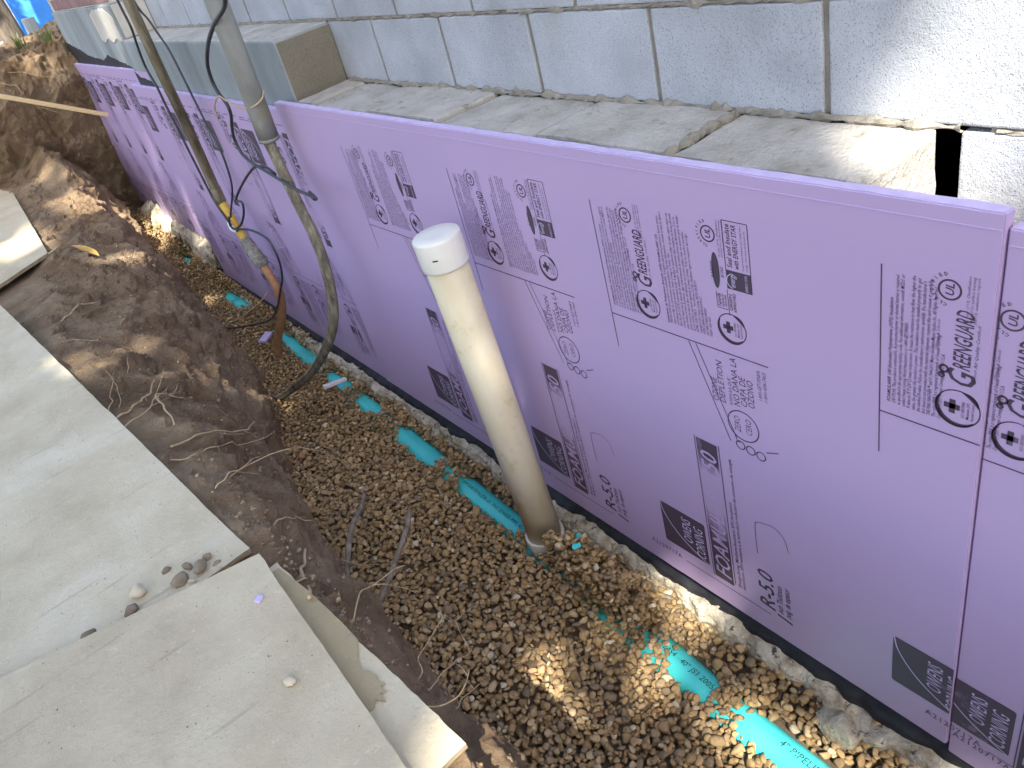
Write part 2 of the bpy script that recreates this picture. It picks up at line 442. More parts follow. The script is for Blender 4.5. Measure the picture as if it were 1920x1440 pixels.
def build_bank():
    nt_ = 250
    ys = np.r_[np.linspace(-2.95, -0.75, 40)[:-1], np.linspace(-0.75, 3.6, 620)[:-1], np.linspace(3.6, 6.2, 240)]
    ny = len(ys)
    V = np.zeros((ny * nt_, 3), np.float32)
    k = 0
    t = np.r_[np.linspace(0, 0.80, nt_ - 25)[:-1], np.linspace(0.80, 1, 26)]
    ker = np.array([1, 2, 3, 4, 3, 2, 1.]) / 16
    for y in ys:
        xb, xc, zc, xt, zt = [bk(y, q) for q in range(1, 6)]
        g = gz(y)
        wig = 0.035 * noise.noise(Vector((0.3, y * 2.3, 0))) + 0.05 * noise.noise(Vector((7.3, y * 0.9, 0)))
        xb += wig * 0.8; xc += wig
        C = np.array([(0.12, g - 0.10), (xb + 0.05, g - 0.09), (xb, g - 0.01), (xb - 0.25 * (xb - xc), g + 0.35 * (zc - g)), (xc + 0.015, zc - 0.05), (xc - 0.04, zc + 0.02),
               (0.5 * (xc + xt), zt - 0.35 * (zt - zc)), (xt, zt), (xt - 0.6, zt + 0.0), (-3.3, 0.69)])
        d = np.r_[0, np.cumsum(np.array([0.06, 0.08, 0.26, 0.30, 0.09, 0.26, 0.22, 0.3, 0.25]))]
        d /= d[-1]
        X = np.interp(t, d, C[:, 0]); Z = np.interp(t, d, C[:, 1])
        X[3:-3] = np.convolve(X, ker, 'valid'); Z[3:-3] = np.convolve(Z, ker, 'valid')
        for i in range(nt_):
            p = Vector((X[i], y, Z[i]))
            a = 1.0 if X[i] > xt else max(0.10, 1 - (xt - X[i]) / 0.10)
            if Z[i] < g - 0.03: a *= 0.15
            if a < 0.2:
                V[k] = p; k += 1; continue
            q = p + noise.noise_vector(p * 9) * 0.03
            n = noise.fractal(p * 3.2, 1.0, 2.1, 3) * 0.045
            n -= abs(noise.noise(q * 6.5 + Vector((3, 1, 4)))) * 0.06 - 0.02        # eroded runnels
            vd = noise.voronoi(q * 11)[0]
            n += (0.045 - 0.075 * vd[0]) * max(0.0, noise.noise(p * 3.7 + Vector((0, 5, 0))) + 0.45) * 0.9      # clods
            n += noise.fractal(p * 34, 0.8, 2.1, 4) * 0.011
            V[k] = (p.x + n * a * 0.85, p.y + 0.5 * a * noise.noise(p * 6 + Vector((9, 9, 9))) * 0.04, p.z + n * a * 0.6)
            k += 1
    o = link('dirt_bank', mesh_np('dirt_bank', V, grid_faces(ny, nt_)[:, ::-1], True), M['dirt'])
    return tag(o, kind='structure')
bank = build_bank()

def build_mound():
    nx, nt_ = 260, 260
    V = np.zeros((nx * nt_, 3), np.float32); k = 0
    for x in np.r_[np.linspace(-2.6, -0.9, 40)[:-1], np.linspace(-0.9, 0.5, nx - 39)]:
        top = 1.44 + 0.10 * noise.noise(Vector((x * 2.2, 0, 3))) - 0.10 * max(0, -x - 0.35)
        ctl = np.array([(5.5, -0.25), (5.85, -0.05), (5.78, 0.5), (5.60, 1.0), (5.50, top - 0.25), (5.62, top - 0.04), (6.2, top + 0.06), (8.3, top - 0.3), (9.5, 0.60)])
        d = np.r_[0, np.cumsum([0.1, 0.2, 0.2, 0.15, 0.12, 0.2, 0.25, 0.1])]; d /= d[-1]
        t = np.linspace(0, 1, nt_)
        Y = np.interp(t, d, ctl[:, 0]); Z = np.interp(t, d, ctl[:, 1])
        for i in range(nt_):
            p = Vector((x, Y[i], Z[i]))
            q = p + noise.noise_vector(p * 8) * 0.04
            n = noise.fractal(p * 4.0, 1.0, 2.1, 4) * 0.07 - abs(noise.noise(q * 8)) * 0.09 + (0.4 - noise.voronoi(q * 12)[0][0]) * 0.06 + noise.fractal(p * 36, 0.8, 2.1, 4) * 0.018
            V[k] = (p.x, p.y - n * 0.9, p.z + n * 0.6); k += 1
    o = link('soil_mound', mesh_np('soil_mound', V, grid_faces(nx, nt_), True), M['dirt'])
    return tag(o, kind='structure')
mound = build_mound()

# ------------------------------------------------------------------ foundation wall
wall = thing('foundation_wall', 'pale grey concrete block foundation wall with a ledge and parged steps', 'wall', (0.27, 1.0, -0.3))
XW, CH, BL = 0.27, 0.2032, 0.4064

def block_mesh(L, rough=0.0016):
    """a block of length L, face at x=0, y 0..L, z 0..0.193"""
    return box_mesh('block', (0, 0, 0), (0.19, L, 0.193), 0.004, 2, rough, 3)
SHARED = [block_mesh(BL - 0.013) for _ in range(2)]
def put_block(y0, z0, me, mat, name='block', x=XW):
    o = link(name, me, mat, wall, Vector((x, y0 + 0.005, z0 + 0.005)) - wall.location)
    return o
for course in range(0, 3):
    z0 = 1.21 + CH * course
    ph = (-0.2575 if course % 2 == 0 else -0.2575 - 0.182)
    k0 = int((-3.6 - ph) / BL)
    for k in range(k0, 30):
        y0 = ph + k * BL
        if y0 < -3.7 or y0 > 3.85: continue
        me = SHARED[k % 2]
        o = put_block(y0, z0, me, M['block'])
        o.location.x += rnd.uniform(-0.0015, 0.0015)
# courses beside and below the end of the ledge
for course in range(1, 4):
    z0 = 1.21 - CH * course
    ph = -0.492 if course % 2 else -0.492 - 0.2
    for k in range(0, 8):
        y1 = ph - k * BL
        if y1 - BL < -3.7: break
        put_block(y1 - BL + 0.002, z0, SHARED[k % 2], M['block'])

# mortar body, joints 7 mm behind the block faces
part('mortar', box_mesh('mortar', (XW + 0.006, -3.7, 0.6), (XW + 0.18, -0.54, 1.212), 0), M['mortar'], wall)
part('mortar', box_mesh('mortar', (XW + 0.006, -3.7, 1.212), (XW + 0.18, 3.86, 1.82), 0), M['mortar'], wall)

# rough squeezed-out mortar along the bed joint above the ledge and between courses
def mortar_bead(y0, y1, x, z, r, seed, zsq=1.0):
    rs = random.Random(seed)
    n = int((y1 - y0) / 0.012)
    V, F = [], []
    for i in range(n + 1):
        y = y0 + (y1 - y0) * i / n
        s = max(0.15, 0.55 + 0.75 * noise.noise(Vector((seed * 3.1, y * 22, 0))) + 0.3 * noise.noise(Vector((seed, y * 70, 5))))
        for k in range(7):
            a = math.pi * (0.25 + 1.5 * k / 6)
            rr = r * s * (1 + 0.9 * (rs.random() - 0.5))
            V.append((x + math.cos(a) * rr, y, z + math.sin(a) * rr * zsq))
    for i in range(n):
        for k in range(6):
            a = i * 7 + k
            F.append((a, a + 1, a + 8, a + 7))
    return mesh_np('mortar', V, F, False)
part('mortar', mortar_bead(-0.50, 1.66, XW - 0.004, 1.212, 0.013, 1), M['mortar'], wall)
part('mortar', mortar_bead(-3.6, 3.84, XW + 0.004, 1.4135, 0.009, 2), M['mortar'], wall)
part('mortar', mortar_bead(1.70, 3.84, XW - 0.004, 1.413, 0.012, 3), M['mortar'], wall)
part('mortar', mortar_bead(-3.6, -0.55, XW + 0.003, 1.208, 0.010, 4), M['mortar'], wall)

# ledge blocks
LJ = [-0.464, -0.063, 0.340, 0.745, 1.150, 1.520, 1.672]
for i in range(len(LJ) - 1):
    a, b = LJ[i] + (0.011 if i else 0), LJ[i + 1] - 0.011
    me = box_mesh('ledge_block', (0.053, a, 1.012), (XW - 0.001, b, 1.205 + 0.007 * (i % 2)), 0.007, 2, 0.005, 5)
    part('ledge_block', me, M['ledge'] if i else M['ledge'], wall)
    if i:
        y = LJ[i]
        rs = random.Random(i * 5)
        lumps = []
        for q in range(16 if i == 1 else 13):
            t = rs.random()
            c = np.array([0.06 + 0.20 * t, y + rs.uniform(-0.004, 0.004), (1.200 if i == 1 else 1.188) + (0.010 if i == 1 else 0.006) * rs.random()])
            r = rs.uniform(0.006, 0.013) * (1.35 if i == 1 else 1.0)
            bm = bmesh.new(); bmesh.ops.create_icosphere(bm, subdivisions=1, radius=r)
            vv = [tuple(c + np.array(v.co) * np.array([1.5, 0.9, 0.8]) * (0.75 + 0.5 * rs.random())) for v in bm.verts]
            ff = [tuple(v.index for v in f.verts) for f in bm.faces]
            bm.free(); lumps.append((vv, ff))
        V, F = join_vf(lumps)
        part('mortar', mesh_np('mortar', V, F), M['mortar'], wall)
part('mortar', box_mesh('mortar', (0.062, -0.455, 1.0), (XW, 1.67, 1.191), 0), M['mortar'], wall)
# coated foundation face under the ledge, behind the foam
part('lower_wall', box_mesh('lower_wall', (0.056, -0.47, -0.35), (XW, 3.86, 1.008), 0), M['tar'], wall)
part('lower_wall', box_mesh('lower_wall', (0.056, -3.7, -0.35), (XW, -0.52, 0.60), 0), M['tar'], wall)
# parged step
st = part('parged_step', box_mesh('parged_step', (0.054, 1.676, 1.010), (XW - 0.002, 3.858, 1.407), 0.006, 2, 0.0025, 6), M['parge'], wall)
part('end_face', box_mesh('end_face', (0.060, 1.671, 1.016), (XW - 0.003, 1.6765, 1.401), 0.002, 1, 0.0012, 5), M['block_end'], wall)
part('step_top', box_mesh('step_top', (0.062, 1.684, 1.404), (XW - 0.004, 3.85, 1.4105), 0.003, 1, 0.003, 6), M['ledge'], wall)
# higher parged stretch at the far end with bricks on it
part('parged_wall', box_mesh('parged_wall', (0.084, 3.862, -0.3), (XW + 0.19, 5.62, 1.588), 0.008, 2, 0.002, 5), M['parge'], wall)
part('cream_end', box_mesh('cream_end', (0.092, 3.857, 1.412), (XW - 0.004, 3.8625, 1.580), 0.001, 1, 0.001, 3), M['cream'], wall)
def ragged(name, pts, zlow, x, th, mat, n=160, amp=0.012, up=False):
    ys = np.linspace(pts[0][0], pts[-1][0], n)
    zt = np.interp(ys, [p[0] for p in pts], [p[1] for p in pts])
    V, F = [], []
    for i, (y, z) in enumerate(zip(ys, zt)):
        z += amp * (noise.noise(Vector((y * 14, x, 0))) + 0.7 * noise.noise(Vector((y * 55, 3, 0))))
        lo = zlow if not callable(zlow) else zlow(y)
        V += [(x, y, lo), (x - th, y, lo), (x - th, y, z), (x, y, z)]
    for i in range(n - 1):
        a = i * 4
        for k in range(4):
            F.append((a + k, a + (k + 1) % 4, a + 4 + (k + 1) % 4, a + 4 + k))
    F += [(0, 1, 2, 3), tuple((n - 1) * 4 + k for k in (3, 2, 1, 0))]
    part(name, mesh_np(name, V, F), mat, wall)
ragged('damp_proof_coating', [(3.87, 1.235), (4.13, 1.275), (4.5, 1.318), (4.62, 1.285), (5.08, 1.307), (5.2, 1.335), (5.5, 1.375), (5.61, 1.39)], -0.2, 0.086, 0.006, M['tar'])
ragged('damp_proof_coating', [(3.40, 1.165), (3.60, 1.20), (3.68, 1.225), (3.76, 1.215), (3.86, 1.25)], 0.9, 0.056, 0.004, M['tar'], 80)
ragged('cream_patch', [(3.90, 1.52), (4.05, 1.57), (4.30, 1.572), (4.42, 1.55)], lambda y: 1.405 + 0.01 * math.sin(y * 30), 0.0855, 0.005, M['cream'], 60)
zb = 1.592
for c in range(4):
    L = 0.203
    for k in range(0, 22):
        y0 = 3.87 + k * L + (0.1 if c % 2 else 0)
        if y0 > 5.45: break
        me = box_mesh('brick', (0.092, y0 + 0.005, zb + c * 0.072 + 0.004), (0.19, y0 + L - 0.005, zb + (c + 1) * 0.072 - 0.004), 0.003)
        part('brick', me, M['brick'], wall)
part('mortar', box_mesh('mortar', (0.098, 3.87, zb - 0.003), (XW + 0.15, 5.60, zb + 0.29), 0), M['cream'], wall)

# footing
def build_footing():
    n, prof_n = 900, 34
    ys = np.linspace(-3.4, 4.12, n)
    V = np.zeros((n * prof_n, 3), np.float32); k = 0
    for y in ys:
        w = 0.018 * noise.noise(Vector((y * 2.2, 0, 1)))
        out = 0.035 * math.exp(-((y + 0.50) / 0.075) ** 2) + 0.012 * math.exp(-((y - 0.55) / 0.2) ** 2)
        xf = -0.020 - w - out
        zt = -0.070 + 0.014 * noise.noise(Vector((y * 3.1, 4, 1))) - 0.02 * math.exp(-((y + 0.50) / 0.06) ** 2)
        ctl = np.array([(0.075, zt - 0.002), (0.02, zt), (xf + 0.008, zt - 0.002), (xf, zt - 0.015), (xf - 0.006, -0.12), (xf - 0.010, -0.30)])
        d = np.r_[0, np.cumsum([0.05, 0.03, 0.02, 0.08, 0.08])]; d /= d[-1]
        t = np.linspace(0, 1, prof_n)
        X = np.interp(t, d, ctl[:, 0]); Z = np.interp(t, d, ctl[:, 1])
        for i in range(prof_n):
            p = Vector((X[i], y, Z[i]))
            nn = noise.fractal(p * 13, 0.7, 2.0, 5) * 0.015 + (0.5 - noise.voronoi(p * 45)[0][0]) * 0.008
            V[k] = (p.x - nn, p.y, p.z + nn * 0.6); k += 1
    return mesh_np('footing', V, grid_faces(n, prof_n), True)
ft = link('footing', build_footing(), M['footing'])
tag(ft, 'rough concrete footing lip running along under the purple boards', 'footing')
def lump_mesh(name, c, r, seed, flat=(1, 1, 1), sub=2, amp=0.35):
    bm = bmesh.new(); bmesh.ops.create_icosphere(bm, subdivisions=sub, radius=1.0)
    rs = random.Random(seed); off = Vector((rs.random() * 50, rs.random() * 50, rs.random() * 50))
    planes = [(Vector((rs.gauss(0, 1), rs.gauss(0, 1), rs.gauss(0, 1))).normalized(), rs.uniform(0.55, 0.85)) for _ in range(7)]
    for v in bm.verts:
        co = v.co * (1 + amp * noise.noise(v.co * 1.7 + off))
        for nrm, d in planes:
            e = co.dot(nrm) - d
            if e > 0: co = co - nrm * e * 0.85
        v.co = Vector((co.x * r * flat[0] + c[0], co.y * r * flat[1] + c[1], co.z * r * flat[2] + c[2]))
    me = bpy.data.meshes.new(name); bm.to_mesh(me); bm.free()
    return me
ff = thing('raised_footing', 'pale broken concrete footing step under the farthest purple board', 'footing', (0.02, 4.8, -0.1))
rs = random.Random(3)
for i in range(9):
    y = 4.2 + i * 0.17
    part('concrete_chunk', lump_mesh('chunk', (0.075 + rs.uniform(-.02, .02), y, 0.035 + 0.012 * i), 0.11, 40 + i, (0.85, 1.0, 1.15), 3, 0.25), M['footing'], ff)
cl = thing('mortar_lump', 'blue-grey lump of mortar stuck to the footing beside the gravel', 'mortar lump', (-0.06, -0.50, -0.11))
part('lump', lump_mesh('lump', (-0.066, -0.49, -0.095), 0.045, 77, (0.8, 1.5, 0.9), 3), M['footing'], cl)

def tar_fillet():
    n = 500; ys = np.linspace(-3.3, 4.1, n); V = []; F = []
    for y in ys:
        e = 0.004 + 0.016 * noise.noise(Vector((y * 6, 1, 2))) + 0.010 * noise.noise(Vector((y * 25, 4, 2)))
        for x, z in ((0.0555, -0.015), (0.045, -0.036), (0.03, -0.048), (e + 0.008, -0.052 - 0.004), (e, -0.066), (e + 0.004, -0.10)):
            q = 0.004 * noise.noise(Vector((x * 50, y * 30, 0)))
            V.append((x, y, z + q))
    return mesh_np('tar_fillet', V, grid_faces(n, 6), True)
part('tar_fillet', tar_fillet(), M['tar'], wall)

# ------------------------------------------------------------------ foam boards and their print
def text_vf(body, size, shear=0.0, bold=0.0, line=1.0, width=None, space=1.0, res=2):
    cu = bpy.data.curves.new('txt', 'FONT')
    cu.body = body; cu.size = size; cu.shear = shear; cu.offset = bold * size
    cu.space_line = line; cu.space_character = space; cu.resolution_u = res
    ob = bpy.data.objects.new('txt', cu); COL.objects.link(ob)
    dg = bpy.context.evaluated_depsgraph_get(); dg.update()
    me = bpy.data.meshes.new_from_object(ob.evaluated_get(dg))
    V = [(v.co.x, v.co.y) for v in me.vertices]
    F = [tuple(p.vertices) for p in me.polygons]
    bpy.data.meshes.remove(me); bpy.data.objects.remove(ob); bpy.data.curves.remove(cu)
    if width and V:
        mx = max(v[0] for v in V); s = width / mx
        V = [(a * s, b) for a, b in V]
    return V, F

D1, D2 = -0.0007, -0.0013
def at(vf, tx, ty, d=D1):
    """text space (reading direction, up) to panel space (x depth, y = ty, z = tx)"""
    return [(d, ty + b, tx + a) for a, b in vf[0]], [tuple(f) for f in vf[1]]
def rect(tx0, tx1, ty0, ty1, d=D1):
    return [(d, ty0, tx0), (d, ty0, tx1), (d, ty1, tx1), (d, ty1, tx0)], [(0, 1, 2, 3)]
def line(p, q, w, d=D1):
    (a, b), (c, e) = p, q
    L = math.hypot(c - a, e - b); nx, ny = -(e - b) / L * w / 2, (c - a) / L * w / 2
    P = [(a - nx, b - ny), (c - nx, e - ny), (c + nx, e + ny), (a + nx, b + ny)]
    return [(d, y, x) for x, y in P], [(0, 1, 2, 3)]
def ring(cx, cy, r, w, n=40, a0=0, a1=360, d=D1, ex=1.0, w1=None):
    V, F = [], []
    for i in range(n + 1):
        t = i / n; a = math.radians(a0 + (a1 - a0) * t)
        ww = w if w1 is None else w + (w1 - w) * math.sin(math.pi * t)
        for rr in (r - ww / 2, r + ww / 2):
            V.append((d, cy + rr * math.sin(a), cx + rr * ex * math.cos(a)))
    for i in range(n):
        F.append((2 * i, 2 * i + 1, 2 * i + 3, 2 * i + 2))
    return V, F
def curve_line(pts, w, d=D1, n=6):
    P = catmull([(a, b, 0) for a, b in pts], n)
    out = []
    for i in range(len(P) - 1):
        out.append(line(P[i][:2], P[i + 1][:2], w, d))
    return join_vf(out)
def poly(pts, d=D1):
    return [(d, b, a) for a, b in pts], [tuple(range(len(pts)))]

ENG = ["CAUTION: This product is combustible. A protective barrier or thermal barrier is required",
       "as specified in the appropriate building code. For additional information, consult MSDS or",
       "contact Owens Corning World Headquarters at 1-800-GET-PINK\u00ae.",
       "R value at 75\u00b0F (24\u00b0C) mean temperature. R means the resistance to heat flow: the higher the",
       "value, the greater the insulation power. This insulation must be installed properly to get",
       "the marked R-value. Follow the manufacturer's instructions carefully. If a manufacturer's",
       "fact sheet is not provided with the material shipment, request this and review it carefully.",
       "THE PINK PANTHER\u2122 and \u00a9 1964-2011 Metro-Goldwyn-Mayer Studios Inc. All Rights Reserved.",
       "The color PINK is a registered trademark of Owens Corning.",
       "Copyright \u00a9 2011 Owens Corning. MADE IN U.S.A."]
ESP = ["PRECAUCION: Este producto es combustible. Se requiere una barrera protectora o barrera termica",
       "segun el codigo de construccion correspondiente. Para mas informacion, consulte la hoja de datos o",
       "comuniquese con la sede mundial de Owens Corning en Toledo, Ohio.",
       "Valor R a 24\u00b0C (75\u00b0F) temperatura media. R significa la resistencia al flujo de calor: cuanto mayor sea",
       "el valor R, mayor sera la capacidad de aislamiento. Este aislamiento debe instalarse de forma adecuada",
       "para obtener el valor R indicado. Siga cuidadosamente las instrucciones del fabricante. Si no se",
       "proporciona una hoja de datos del fabricante con el envio, pidala y leala con atencion antes de instalar.",
       "El color ROSA es una marca registrada de Owens Corning. Todos los derechos reservados.",
       "ASTM C 578 TYPE X    Ver informe ICC-ES. Clasificado segun los requisitos del codigo.",
       "Copyright \u00a9 2011 Owens Corning. HECHO EN EE.UU.",
       "OWENS CORNING FOAM INSULATION, LLC",
       "ONE OWENS CORNING PARKWAY",
       "TOLEDO, OHIO 43659"]

T_GG = text_vf("REENGUARD", 0.036, 0.25, 0.014, width=0.102)
T_UL = text_vf("UL", 0.017, 0.2, 0.02)
T_HEAD = text_vf("FOAMULAR\u00ae 150 Extruded Polystyrene (XPS) Insulation", 0.0085, 0.2, 0.012, width=0.20)
T_HEAD2 = text_vf("Aislamiento de Poliestireno Extruido (XPS) FOAMULAR\u00ae 150", 0.0085, 0.2, 0.012, width=0.205)

def fine_print():
    out = [at(T_HEAD, 0.857, -0.018)]
    for i, s in enumerate(ENG):
        v, f = text_vf(s, 0.0088, 0.2, 0.007, res=1, width=min(0.245, 0.0027 * len(s)))
        out.append(at((v, f), 0.857, -0.0265 - i * 0.0082))
    out.append(at(T_HEAD2, 0.860, -0.182))
    for i, s in enumerate(ESP):
        v, f = text_vf(s, 0.0088, 0.2, 0.007, res=1, width=min(0.255, 0.0026 * len(s)))
        out.append(at((v, f), 0.862, -0.1905 - i * 0.0088))
    for i, (s, w) in enumerate((("Energy-Saving, Moisture-Resistant XPS Insulation", 0.30), ("Aislamiento XPS resistente a la humedad y reductor de consumo de energia", 0.44))):
        out.append(at(text_vf(s, 0.0135, 0.2, 0.010, res=1, width=w), 0.100, -0.292 - i * 0.0135))
    out.append(at(text_vf("Children & Schools", 0.007, 0.2, 0.0, res=1), 0.985, -0.090))
    out.append(at(text_vf("Indoor Air Quality Certified", 0.0075, 0.2, 0.0, res=1, width=0.1), 0.945, -0.147))
    for k, (tx, ty) in enumerate(((1.045, -0.128), (1.050, -0.336))):
        for i, s in enumerate(("A copy of UL Classification", "marked for surface burning", "see UL evaluation report")):
            out.append(at(text_vf(s, 0.006, 0.2, 0, res=1, width=0.075), tx, ty - i * 0.006))
    return join_vf(out)

def seal(tx, ty):
    o = [ring(tx, ty, 0.033, 0.002, a0=0, a1=360), ring(tx, ty, 0.032, 0.003, a0=60, a1=230, w1=0.009), ring(tx, ty, 0.032, 0.002, a0=-70, a1=-10, w1=0.008)]
    o.append(rect(tx - 0.012, tx + 0.014, ty + 0.004, ty + 0.013)); o.append(rect(tx - 0.004, tx + 0.006, ty - 0.003, ty + 0.021))
    for i, s in enumerate(("SCS CERTIFIED", "Minimum 20%", "Recycled Content")):
        o.append(at(text_vf(s, 0.0065, 0.1, 0.005, res=1, width=0.032), tx - 0.016, ty - 0.010 - i * 0.007))
    return o

def marks():
    o = []
    # leafed G and word mark
    o.append(at(T_GG, 0.962, -0.137))
    o.append(at(text_vf("G", 0.058, 0.25, 0.012, width=0.032), 0.930, -0.146))
    o.append(ring(0.956, -0.100, 0.006, 0.004)); o.append(ring(0.944, -0.097, 0.004, 0.003))
    for tx, ty in ((1.092, -0.100), (1.093, -0.312)):
        o += [ring(tx, ty, 0.0155, 0.003), at(T_UL, tx - 0.010, ty - 0.006)]
        for i, ch in enumerate("CLASSIFIED"):
            a = math.radians(175 - i * 17)
            cx, cy = tx + 0.0225 * math.cos(a), ty + 0.0225 * math.sin(a)
            v, f = text_vf(ch, 0.008, 0, 0.02, res=1)
            r = a - math.pi / 2
            v = [(math.cos(r) * x - math.sin(r) * y, math.sin(r) * x + math.cos(r) * y) for x, y in v]
            o.append(at((v, f), cx, cy))
    o += seal(0.890, -0.125) + seal(0.898, -0.347)
    # energy box
    a, b, c, d = 0.988, 1.127, -0.402, -0.347
    o += [line((a, c), (b, c), 0.0016), line((a, d), (b, d), 0.0016), line((b, c), (b, d), 0.0016), rect(a, a + 0.040, c, d)]
    o.append(at(text_vf("Seal and Insulate", 0.0155, 0.15, 0.01, width=0.088), a + 0.045, -0.362))
    o.append(at(text_vf("with ENERGY STAR", 0.0155, 0.15, 0.01, width=0.088), a + 0.045, -0.377))
    o.append(at(text_vf("Proper home insulation and ceiling saves", 0.006, 0.1, 0, res=1, width=0.088), a + 0.045, -0.388))
    o.append(at(text_vf("energy - learn more at the web site", 0.006, 0.1, 0, res=1, width=0.08), a + 0.045, -0.396))
    # oval mark and home mark
    V, F = ring(1.020, -0.322, 0.0045, 0.009, ex=4.2)
    o.append((V, F)); o.append(at(text_vf("RADCO", 0.011, 0.1, 0.02, width=0.034), 1.003, -0.318)); o.append(at(text_vf("#1262", 0.0095, 0.1, 0.01, width=0.022), 1.008, -0.340))
    for p, q in (((0.940, -0.318), (0.975, -0.318)), ((0.940, -0.318), (0.940, -0.343)), ((0.928, -0.345), (0.985, -0.345))):
        o.append(line(p, q, 0.0014))
    for i, (s, z) in enumerate((("NAHB", 0.011), ("RESEARCH", 0.006), ("CENTER", 0.006))):
        o.append(at(text_vf(s, z, 0, 0.01, res=1, width=0.028), 0.944, -0.328 - i * 0.0065))
    o.append(at(text_vf("GREEN", 0.009, 0, 0.012, width=0.036), 0.940, -0.354)); o.append(at(text_vf("APPROVED", 0.009, 0, 0.012, width=0.042), 0.938, -0.363))
    return join_vf(o)

def rules():
    """ruled lines, the sign outline with its bulb, the outline brackets"""
    o = [line((0.74, 0), (1.11, 0.002), 0.0022), line((0.832, 0.0), (0.836, -0.425), 0.0026)]
    o += [line((0.832, -0.228), (0.60, -0.312), 0.002), line((0.832, -0.247), (0.615, -0.330), 0.002)]
    # bulb
    o.append(ring(0.657, -0.350, 0.039, 0.0028, ex=1.0))
    for k in range(3):
        o.append(ring(0.600 - 0.003 * k, -0.350 - 0.026 * k + 0.012, 0.011, 0.0028))
    o.append(curve_line([(0.625, -0.325), (0.612, -0.330), (0.606, -0.338)], 0.002)); o.append(line((0.612, -0.405), (0.625, -0.435), 0.0025))
    # brackets over the R value
    o.append(curve_line([(0.275, -0.355), (0.330, -0.354), (0.372, -0.356), (0.382, -0.362), (0.390, -0.385), (0.392, -0.410), (0.375, -0.432), (0.335, -0.443)], 0.0018))
    return join_vf(o)

def sign_text():
    o = []
    for i, (s, z, w, tx) in enumerate((("OZONE", 0.022, 0.062, 0.698), ("DEPLETION", 0.022, 0.108, 0.700), ("FORMULA QUE", 0.011, 0.070, 0.703), ("NO DANA LA", 0.022, 0.122, 0.706), ("CAPA DE", 0.022, 0.076, 0.712), ("OZONO", 0.022, 0.070, 0.716))):
        o.append(at(text_vf(s, z, 0.1, 0.0, width=w), tx, -0.292 - i * 0.0185))
    o.append(at(text_vf("1-800-GET-PINK\u00ae", 0.013, 0.1, -0.005, res=1, width=0.075), 0.745, -0.405)); o.append(at(text_vf("1-800-438-7465", 0.013, 0.1, -0.005, res=1, width=0.075), 0.745, -0.418))
    o.append(at(text_vf("ZERO", 0.022, 0.1, -0.01, width=0.042), 0.637, -0.343)); o.append(at(text_vf("CERO", 0.022, 0.1, -0.01, width=0.042), 0.639, -0.372))
    return join_vf(o)

def r_value():
    o = [at(text_vf("R-5.0", 0.062, 0.15, 0.012, width=0.135), 0.088, -0.392), at(text_vf("1", 0.06, 0.15, 0.006), 0.066, -0.440),
         at(text_vf("inch Thickness", 0.024, 0.15, 0.006, width=0.100), 0.098, -0.416), at(text_vf("pulg. de espesor", 0.024, 0.15, 0.006, width=0.108), 0.098, -0.437)]
    return join_vf(o)

def squared(x0, x1, y0, y1, r=0.006):
    pts = []
    for cx, cy, a0 in ((x1 - r, y1 - r, 0), (x0 + r, y1 - r, 90), (x0 + r, y0 + r, 180), (x1 - r, y0 + r, 270)):
        for k in range(4):
            a = math.radians(a0 + 30 * k); pts.append((cx + r * math.cos(a), cy + r * math.sin(a)))
    return pts
def logo():
    return poly(squared(0.113, 0.262, -0.192, -0.040))
def logo_letters():
    o = [at(text_vf("OWENS", 0.044, 0.22, 0.0, width=0.088), 0.158, -0.143, D2), at(text_vf("CORNING", 0.044, 0.22, 0.0, width=0.112), 0.124, -0.183, D2)]
    o.append(curve_line([(0.262, -0.042), (0.228, -0.050), (0.192, -0.072), (0.160, -0.104), (0.133, -0.148), (0.114, -0.190)], 0.0030, D2))
    return join_vf(o)
def energy_letters():
    return join_vf([at(text_vf("energy", 0.019, 0.3, 0.0, width=0.030), 0.993, -0.366, D2), at(text_vf("ENERGY STAR", 0.008, 0, 0.0, width=0.034), 0.991, -0.394, D2), ring(1.006, -0.362, 0.015, 0.0016, a0=20, a1=170, d=D2)])
def banner():
    return rect(0.090, 0.562, -0.268, -0.208)
def banner_lines():
    return join_vf([line((0.088, -0.2035), (0.565, -0.2035), 0.0022), line((0.100, -0.2735), (0.565, -0.2735), 0.0022)])
def banner_letters():
    return join_vf([at(text_vf("FOAMULAR", 0.066, 0.22, 0.010, width=0.30), 0.105, -0.262, D2), at(text_vf("150", 0.066, 0.22, 0.010, width=0.09), 0.440, -0.262, D2)])

PANEL = []
for nm, fn, mt in (('fine_print', fine_print, 'ink_fine'), ('certification_marks', marks, 'ink'), ('printed_lines', rules, 'ink_fine'), ('sign_lettering', sign_text, 'ink_fine'),
                   ('r_value_print', r_value, 'ink'), ('energy_lettering', energy_letters, 'foam_edge'), ('logo_square', logo, 'ink'), ('logo_lettering', logo_letters, 'foam_edge'), ('banner', banner, 'ink_worn'),
                   ('banner_rule', banner_lines, 'ink'), ('banner_lettering', banner_letters, 'foam')):
    V, F = fn()
    me = mesh_np(nm, V, F); me.materials.append(M[mt]); PANEL.append((nm, me))
STUFF = {'energy_lettering', 'fine_print', 'certification_marks', 'printed_lines', 'sign_lettering', 'r_value_print', 'logo_lettering', 'banner_lettering', 'banner_rule'}
def code_strip():
    o = []
    # reads along the board: right is -y, up is z
    v, f = text_vf("A2120717A", 0.023, 0, 0.004, width=0.112, space=1.2)
    o.append(([(D1, -a, b) for a, b in v], [tuple(q) for q in f]))
    o.append(([(D1, -0.128, 0.001), (D1, -0.40, 0.001), (D1, -0.40, 0.0035), (D1, -0.128, 0.0035)], [(0, 1, 2, 3)]))
    return join_vf(o)
